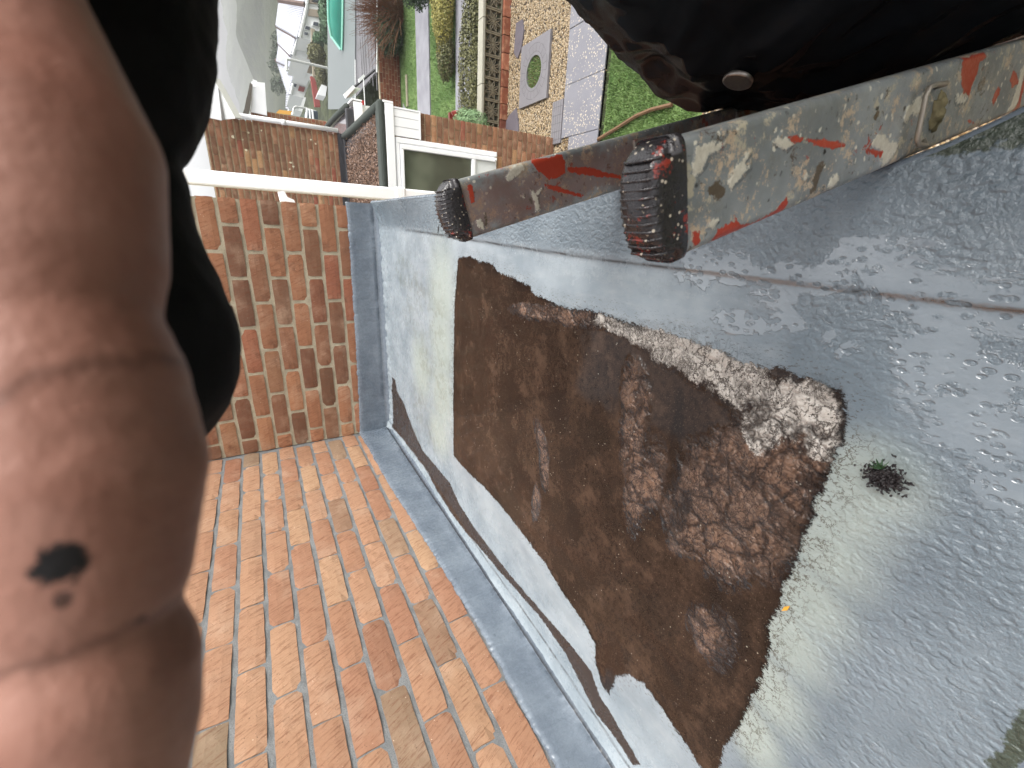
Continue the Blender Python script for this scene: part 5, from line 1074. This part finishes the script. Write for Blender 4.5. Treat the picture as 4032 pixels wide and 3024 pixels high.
cap(T1, ''); cap(T2, '')
# rungs: square tubes between the stiles
RG = Mat('rung_metal', .45, .3); g = RG.geo(); RG = RG.fin(RG.mix(RG.ss(RG.noise(30, g, 5, .7), .45, .6), lin(140, 134, 126), lin(140, 70, 52)), None, RG.bump(RG.noise(120, g), .4, .001))
for i in range(15):
    u = .335 + i * .25
    if u > L - .1: break
    c0 = T1 + LD * u + LN * (WID * .5); h_ = .015
    pts = [c0 + LD * a * h_ + LN * b_ * h_ for (a, b_) in ((-1, -1), (1, -1), (1, 1), (-1, 1))]
    MB().prism([(p.x, T1.y + THK - .002, p.z) for p in pts], (0, (T2.y - T1.y) - THK + .004, 0)).build('rung', RG, lad, bevel=.003)
    pts = [c0 + LD * a * .028 + LN * b_ * .028 for (a, b_) in ((-1, -1), (1, -1), (1, 1), (-1, 1))]
    MB().prism([(p.x, T2.y - .0035, p.z) for p in pts], (0, .004, 0)).build('rung_bracket', RG, lad, bevel=.0015)
# wire latch loop and its crusted mount on the near stile
lp = [Vector((p[0], T1.y - .011, p[2])) for p in [(1.2575,-2.06,-0.2268),(1.2554,-2.06,-0.213),(1.2508,-2.06,-0.1931),(1.2469,-2.06,-0.1823),(1.24,-2.06,-0.1805),(1.2309,-2.06,-0.1837),(1.2178,-2.06,-0.1877),(1.209,-2.06,-0.1903),(1.2049,-2.06,-0.1983),(1.206,-2.06,-0.2145),(1.2161,-2.06,-0.243)]]
lp[0].y = T1.y + .002; lp[-1].y = T1.y + .002
MB().tube(lp, .0022, 8).build('latch_wire', simple('dull_wire', lin(150, 142, 130), .45, .25, 60, .0005, 300, .5), lad, smooth=True)
b = bmesh.new(); bmesh.ops.create_icosphere(b, subdivisions=4, radius=1)
mc = [(1.2393,-2.05,-0.244)][0]
for v in b.verts:
    k = 1 + .3 * noise.noise(v.co * 2.2) + .15 * noise.noise(v.co * 6)
    q = Vector(mc) + LN * (v.co.x * .017 * k) + LD * (v.co.y * .011 * k) ; v.co = Vector((q.x, T1.y + .002 - max(v.co.z, -.1) * .008 * k, q.z))
me = bpy.data.meshes.new('latch_mount'); b.to_mesh(me); b.free(); me.shade_smooth()
me.materials.append(simple('crusted_mount', lin(112, 102, 72), .8, .55, 160, .002, 260)); link('latch_mount', me, lad)

# ------------------------------------------------------------------ the person on the ladder, holding the phone
per = empty('person', (1.75, -1.9, -1.9), 'person in black padded coat on the ladder, one bare finger reaching across the view', 'person')
m = Mat('coat_nylon', .3, spec=.0); m.b.inputs['Coat Weight'].default_value = .16; m.b.inputs['Coat Roughness'].default_value = .22; g = m.geo()
CT = m.fin(m.mix(m.noise(30, g, 3), lin(17, 19, 21), lin(27, 29, 32)), m.ss(m.noise(14, g, 3), .3, .7, .36, .22), m.bump(m.math('ADD', m.noise(26, m.map(g, scale=(1, 1, 2.2)), 4, .6), m.math('MULTIPLY', m.noise(700, g, 2), .06)), .35, .004))
def coat():
    rings = [(.30, 1.62, -1.95, .12, .15), (.22, 1.63, -1.94, .18, .21), (.10, 1.63, -1.91, .23, .26), (-.05, 1.63, -1.89, .27, .295), (-.20, 1.63, -1.86, .295, .36), (-.34, 1.645, -1.84, .315, .42), (-.44, 1.66, -1.84, .325, .445), (-.50, 1.66, -1.84, .315, .435), (-.55, 1.67, -1.85, .29, .37)]
    zs = np.linspace(.30, -.55, 190); n = 260; R = np.array(rings)[::-1]
    P = np.zeros((len(zs), n + 1, 3))
    for i, z in enumerate(zs):
        cx_, cy_, rx, ry = [np.interp(z, R[:, 0], R[:, c_]) for c_ in (1, 2, 3, 4)]
        for k in range(n + 1):
            a = 2 * math.pi * k / n; d = Vector((math.cos(a), math.sin(a), 0))
            q = Vector((math.cos(a) * 2.2, math.sin(a) * 2.2, z * 7))
            f = noise.noise(q + Vector((0, 0, 2.0))); f2 = 1 - abs(noise.noise(Vector((math.cos(a) * 3.1 + z * 3, math.sin(a) * 3.1, z * 9 + 5)))) * 2; f3 = 1 - abs(noise.noise(Vector((math.cos(a) * 8, math.sin(a) * 8 + z * 6, z * 20)))) * 2
            f4 = 1 - abs(noise.noise(Vector((math.cos(a) * 4 - z * 2, math.sin(a) * 4, z * 16 + math.sin(a) * 2.5)))) * 2.4
            dr = .016 * f + .012 * f2 + .003 * f3 + .006 * f4
            hem = max(0, (-z - .40) / .15); dr += .016 * hem * noise.noise(Vector((math.cos(a) * 9, math.sin(a) * 9, z * 5))) * 2
            dr -= .007 * math.exp(-((a - 3.13 + .25 * (z + .2)) / .014) ** 2)      # placket seam
            P[i, k] = (cx_ + d.x * (rx + dr), cy_ + d.y * (ry + dr), z)
    return grid('coat', P, CT, parent=per)
coatO = coat()
cv = np.array([v.co for v in coatO.data.vertices]); kk = int(((cv - np.array([1.3125, -1.84, -.2303])) ** 2).sum(1).argmin())
sn_p, sn_n = Vector(cv[kk]), coatO.data.vertices[kk].normal.copy()
if sn_n.x > 0: sn_n = -sn_n
def revolve(name, c0, prof, mat, parent, seg=32, axis=Vector((0, 0, 1))):
    a = axis.normalized(); u = a.orthogonal().normalized(); v = a.cross(u); vs = []; fs = []
    for (h_, r) in prof:
        for k in range(seg):
            t = 2 * math.pi * k / seg; vs.append(Vector(c0) + a * h_ + (u * math.cos(t) + v * math.sin(t)) * r)
    for i in range(len(prof) - 1):
        for k in range(seg): fs.append((i*seg+k, i*seg+(k+1) % seg, (i+1)*seg+(k+1) % seg, (i+1)*seg+k))
    fs.append(tuple((len(prof)-1)*seg + k for k in range(seg)))
    return link(name, mesh(name, vs, fs, mat, True), parent)
BRS = Mat('snap_metal', .35, .9); g = BRS.geo(); BRS = BRS.fin(BRS.mix(BRS.noise(300, g), lin(130, 124, 118), lin(176, 168, 160)))
snp = revolve('snap_button', sn_p + sn_n * .004, [(0, .0185), (.004, .0185), (.0055, .0165), (.005, .0145), (.0052, .001)], BRS, per, 32, sn_n)
def skin_chain(name, chains, mat, parent, sub=2):
    vs = []; es = []; rs = []
    for ch in chains:
        k = len(vs)
        for i, (p, r) in enumerate(ch):
            vs.append(p); rs.append(r)
            if i: es.append((k + i - 1, k + i))
    me = bpy.data.meshes.new(name); me.from_pydata(vs, es, []); me.update()
    me.materials.append(mat); o = link(name, me, parent)
    bm = bmesh.new(); bm.from_mesh(me); bmesh.ops.remove_doubles(bm, verts=bm.verts, dist=.0005); 
    co = [tuple(v.co) for v in bm.verts]; bm.to_mesh(me); bm.free()
    md = o.modifiers.new('skin', 'SKIN'); md.use_smooth_shade = True
    for i, v in enumerate(me.vertices):
        j = min(range(len(vs)), key=lambda q: (Vector(vs[q]) - v.co).length)
        rr = rs[j]; me.skin_vertices[0].data[i].radius = rr if isinstance(rr, tuple) else (rr, rr)
    me.skin_vertices[0].data[0].use_root = True
    sbd = o.modifiers.new('sub', 'SUBSURF'); sbd.levels = sub; sbd.render_levels = sub
    return o
# grime marks on the finger facing the eye
hr, hu, hd = Vector(CY), -Vector(CX), -Vector(CZ)
def HP(Y_, X_, dep): return tuple(EYE + hd * dep + hr * ((1512 - Y_) / 1643.5 * dep) + hu * ((2016 - X_) / 1643.5 * dep))
SPOTS = [((1.0789, -2.2039, .3645), .0024, 1.0), ((1.0748, -2.2046, .3652), .0008, .7), ((1.0837, -2.2024, .3606), .0007, .8), ((1.0680, -2.2027, .3609), .0006, .7), ((1.0965, -2.1950, .3573), .0009, .6), ((1.0784, -2.2041, .3657), .0010, .9)]
SKN = Mat('skin', .5, spec=.35); g = SKN.geo()
c = SKN.mix(SKN.ss(SKN.noise(60, g, 5, .65), .3, .7), lin(140, 97, 82), lin(162, 120, 105))
def spot(c, P, r, col, sh=1.0):
    d = SKN.n('VectorMath', p_operation='DISTANCE', i0=g, i1=P).outputs['Value']
    d = SKN.math('ADD', d, SKN.math('MULTIPLY', SKN.math('SUBTRACT', SKN.noise(330, g, 5, .8), .5), r * 3.2))
    return SKN.mix(SKN.ss(d, r, r * .7, 0, sh), c, col)
for (P_, r_, sh_) in SPOTS: c = spot(c, P_, r_, lin(14, 10, 10), sh_)
for (Pa, Pb) in ((HP(1300, 600, .045), HP(1560, 60, .041)), (HP(2470, 600, .045), HP(2640, 60, .041))):  # dark lines painted into the skin for the shade in the joint creases
    ln_ = (Vector(Pb) - Vector(Pa)).normalized(); ax_ = ln_.cross(hd).normalized()
    d = SKN.n('VectorMath', p_operation='DOT_PRODUCT', i0=SKN.n('VectorMath', p_operation='SUBTRACT', i0=g, i1=Pa).outputs[0], i1=tuple(ax_)).outputs['Value']
    d = SKN.math('ABSOLUTE', SKN.math('ADD', d, SKN.math('MULTIPLY', SKN.math('SUBTRACT', SKN.noise(110, g, 5, .7), .5), .0052)))
    c = SKN.mix(SKN.math('MULTIPLY', SKN.ss(d, .0013, .0001), .38), c, lin(60, 34, 26))
SKN = SKN.fin(c, None, SKN.bump(SKN.math('ADD', SKN.noise(500, g, 4), SKN.math('MULTIPLY', SKN.noise(130, g, 3), .6)), .3, .0008), Subsurface_Weight=.05, Subsurface_Radius=(.006, .003, .002), Subsurface_Scale=.4)
# body: neck and head, behind and above the phone
skin_chain('body', [[((1.60, -1.86, -.3), .14), ((1.58, -1.88, .1), .12), ((1.53, -1.98, .30), .055), ((1.48, -2.12, .38), .06), ((1.44, -2.22, .47), .095), ((1.45, -2.27, .58), .08)]], SKN, per)
JN = simple('blue_denim', lin(38, 56, 92), .85, .25, 60, .001, 500)
skin_chain('jeans', [[((1.64, -1.84, -.45), (.2, .2)), ((1.66, -1.84, -.62), (.21, .2)), ((1.68, -1.98, -.8), .12), ((1.60, -1.96, -1.15), .085), ((1.72, -1.94, -1.5), .06)], [((1.66, -1.84, -.62), (.21, .2)), ((1.68, -1.74, -.8), .12), ((1.64, -1.78, -1.15), .085), ((1.80, -1.80, -1.72), .06)]], JN, per)
BT = simple('dark_boot', lin(40, 36, 32), .7, .3, 20, .001)
for (p, z) in (((1.72, -1.94), -1.55), ((1.80, -1.80), -1.78)):
    skin_chain('boot', [[((p[0], p[1], z + .05), .05), ((p[0], p[1], z - .02), .052), ((p[0] - .1, p[1], z - .05), .045), ((p[0] - .17, p[1], z - .055), .035)]], BT, per)
# frame of the hand: r to the finger tips' side, t upwards along the phone, d away from the eye
hr, hu, hd = Vector(CY), -Vector(CX), -Vector(CZ)
def HP(Y_, X_, dep): return tuple(EYE + hd * dep + hr * ((1512 - Y_) / 1643.5 * dep) + hu * ((2016 - X_) / 1643.5 * dep))
def lobes(name, lst, mat, parent, voxel, smooth=12, wr=0.0, wsc=30):
    bm = bmesh.new()
    for (p, q, ra, rb) in lst:      # capsules
        p, q = Vector(p), Vector(q); n = max(2, int((q - p).length / (min(ra, rb) * .25)) + 1)
        for i in range(n):
            t = i / max(1, n - 1); c_ = p.lerp(q, t); r = ra + (rb - ra) * t
            bmesh.ops.create_icosphere(bm, subdivisions=3, radius=r, matrix=Matrix.Translation(c_))
    me = bpy.data.meshes.new(name); bm.to_mesh(me); bm.free(); me.materials.append(mat)
    o = link(name, me, parent)
    md = o.modifiers.new('remesh', 'REMESH'); md.mode = 'VOXEL'; md.voxel_size = voxel; md.use_smooth_shade = True
    sm_ = o.modifiers.new('smooth', 'SMOOTH'); sm_.iterations = smooth; sm_.factor = .6
    if wr:
        tx = bpy.data.textures.new('folds', 'CLOUDS'); tx.noise_scale = wsc
        dm = o.modifiers.new('folds', 'DISPLACE'); dm.texture = tx; dm.strength = wr; dm.texture_coords = 'GLOBAL'
    return o
D = .050
px = D / 1643.5
def cap_(Y0, X0, Y1, X1, r0, r1, d0=D, d1=D): return (HP(Y0, X0, d0), HP(Y1, X1, d1), r0 * px, r1 * px)
hand = [cap_(-900, -500, -100, -230, 500, 455, .056, .054), cap_(-100, -230, 600, 110, 455, 450, .054, .052), cap_(600, 110, 1000, 150, 450, 415, .052, .0505), cap_(1000, 140, 1210, 160, 415, 378, .0505, .05),
        cap_(1330, 180, 1550, 250, 378, 410, .05, .05), cap_(1550, 250, 1850, 315, 410, 420, .05, .05), cap_(1850, 315, 2250, 300, 420, 380), cap_(2250, 300, 2420, 270, 380, 345), cap_(2530, 285, 2700, 330, 345, 385), cap_(2700, 330, 2900, 335, 385, 380), cap_(2900, 335, 3250, 330, 380, 320)]
hand += [cap_(-900, -1350, 900, -800, 470, 430, .058, .058), cap_(900, -800, 2000, -620, 430, 400, .058, .056), cap_(2000, -620, 2950, -560, 400, 330, .056, .054),
         cap_(-900, -2150, 800, -1700, 450, 400, .062, .064), cap_(800, -1700, 1900, -1560, 400, 370, .064, .062), cap_(1900, -1560, 2700, -1500, 370, 310, .062, .06),
         cap_(-900, -2800, 500, -2500, 400, 350, .066, .07), cap_(500, -2500, 1700, -2400, 350, 290, .07, .07),
         cap_(-1000, -500, -2600, -900, 560, 700, .058, .07), cap_(-1000, -1300, -2600, -1300, 560, 760, .06, .07), cap_(-1000, -2100, -2600, -1800, 540, 700, .064, .07), cap_(-1000, -2700, -2600, -2300, 480, 600, .068, .07), cap_(-2600, -1500, -3600, -1500, 700, 560, .07, .075),
         cap_(-2600, -600, -1900, 300, 500, 420, .07, .04), cap_(-1900, 300, -1300, 700, 400, 330, .04, .026)]
hn = lobes('hand', hand, SKN, per, .0009, 4)
# crease shade is painted into the skin colour, beside the real dirt marks
sl = .125; q = sl / 1643.5
def cs(Y0, X0, Y1, X1, r0, r1, d0=sl, d1=sl): return (HP(Y0, X0, d0), HP(Y1, X1, d1), r0 * q, r1 * q)
SLM = Mat('sleeve_cloth', .75, spec=.15); g = SLM.geo(); SLM = SLM.fin(SLM.mix(SLM.noise(60, g, 4), lin(13, 13, 15), lin(23, 24, 26)), None, SLM.bump(SLM.noise(900, g, 3), .4, .0005))
lobes('coat_sleeve', [cs(-3500, 250, -1500, 260, 900, 600, .2, .15), cs(-1500, 260, -300, 270, 560, 490), cs(-300, 270, 200, 330, 490, 425), cs(200, 330, 340, 350, 425, 370), cs(720, 420, 820, 420, 265, 275), cs(400, 330, 760, 350, 275, 270), cs(1000, 420, 1350, 440, 320, 430), cs(1350, 440, 1450, 440, 430, 425), cs(800, 400, 1000, 420, 275, 325)], SLM, per, .0022, 4, .003, .02)
lobes('coat_arm', [((1.52, -2.10, .12), (1.48, -2.42, .06), .09, .075), ((1.48, -2.42, .06), (1.42, -2.38, .30), .07, .055)], CT, per, .008, 6, .012, .05)

phc = EYE + hu * .02 - hd * .010 - hr * .0
o = MB().box((-.038, -.145, -.004), (.038, .018, .004)).build('phone', simple('phone_black', lin(24, 24, 26), .3), None, bevel=.003)
o.matrix_world = Matrix(((hr.x, hu.x, -hd.x, phc.x), (hr.y, hu.y, -hd.y, phc.y), (hr.z, hu.z, -hd.z, phc.z), (0, 0, 0, 1)))
tag(o, 'dark phone held upright in the bare hand over the roof', 'phone')

# ------------------------------------------------------------------ haze in the valley
hz = MB().box((-420, -60, -60), (760, 640, 60)).build('haze', None)
hm = bpy.data.materials.new('haze'); hm.use_nodes = True; ht = hm.node_tree; ht.nodes.clear()
ho = ht.nodes.new('ShaderNodeOutputMaterial'); hv_ = ht.nodes.new('ShaderNodeVolumePrincipled'); hv_.inputs['Density'].default_value = .0013; hv_.inputs['Color'].default_value = (.97, .98, 1, 1)
ht.links.new(hv_.outputs[0], ho.inputs['Volume']); hz.data.materials.clear(); hz.data.materials.append(hm)
tag(hz, kind='stuff', label='pale mist filling the valley')
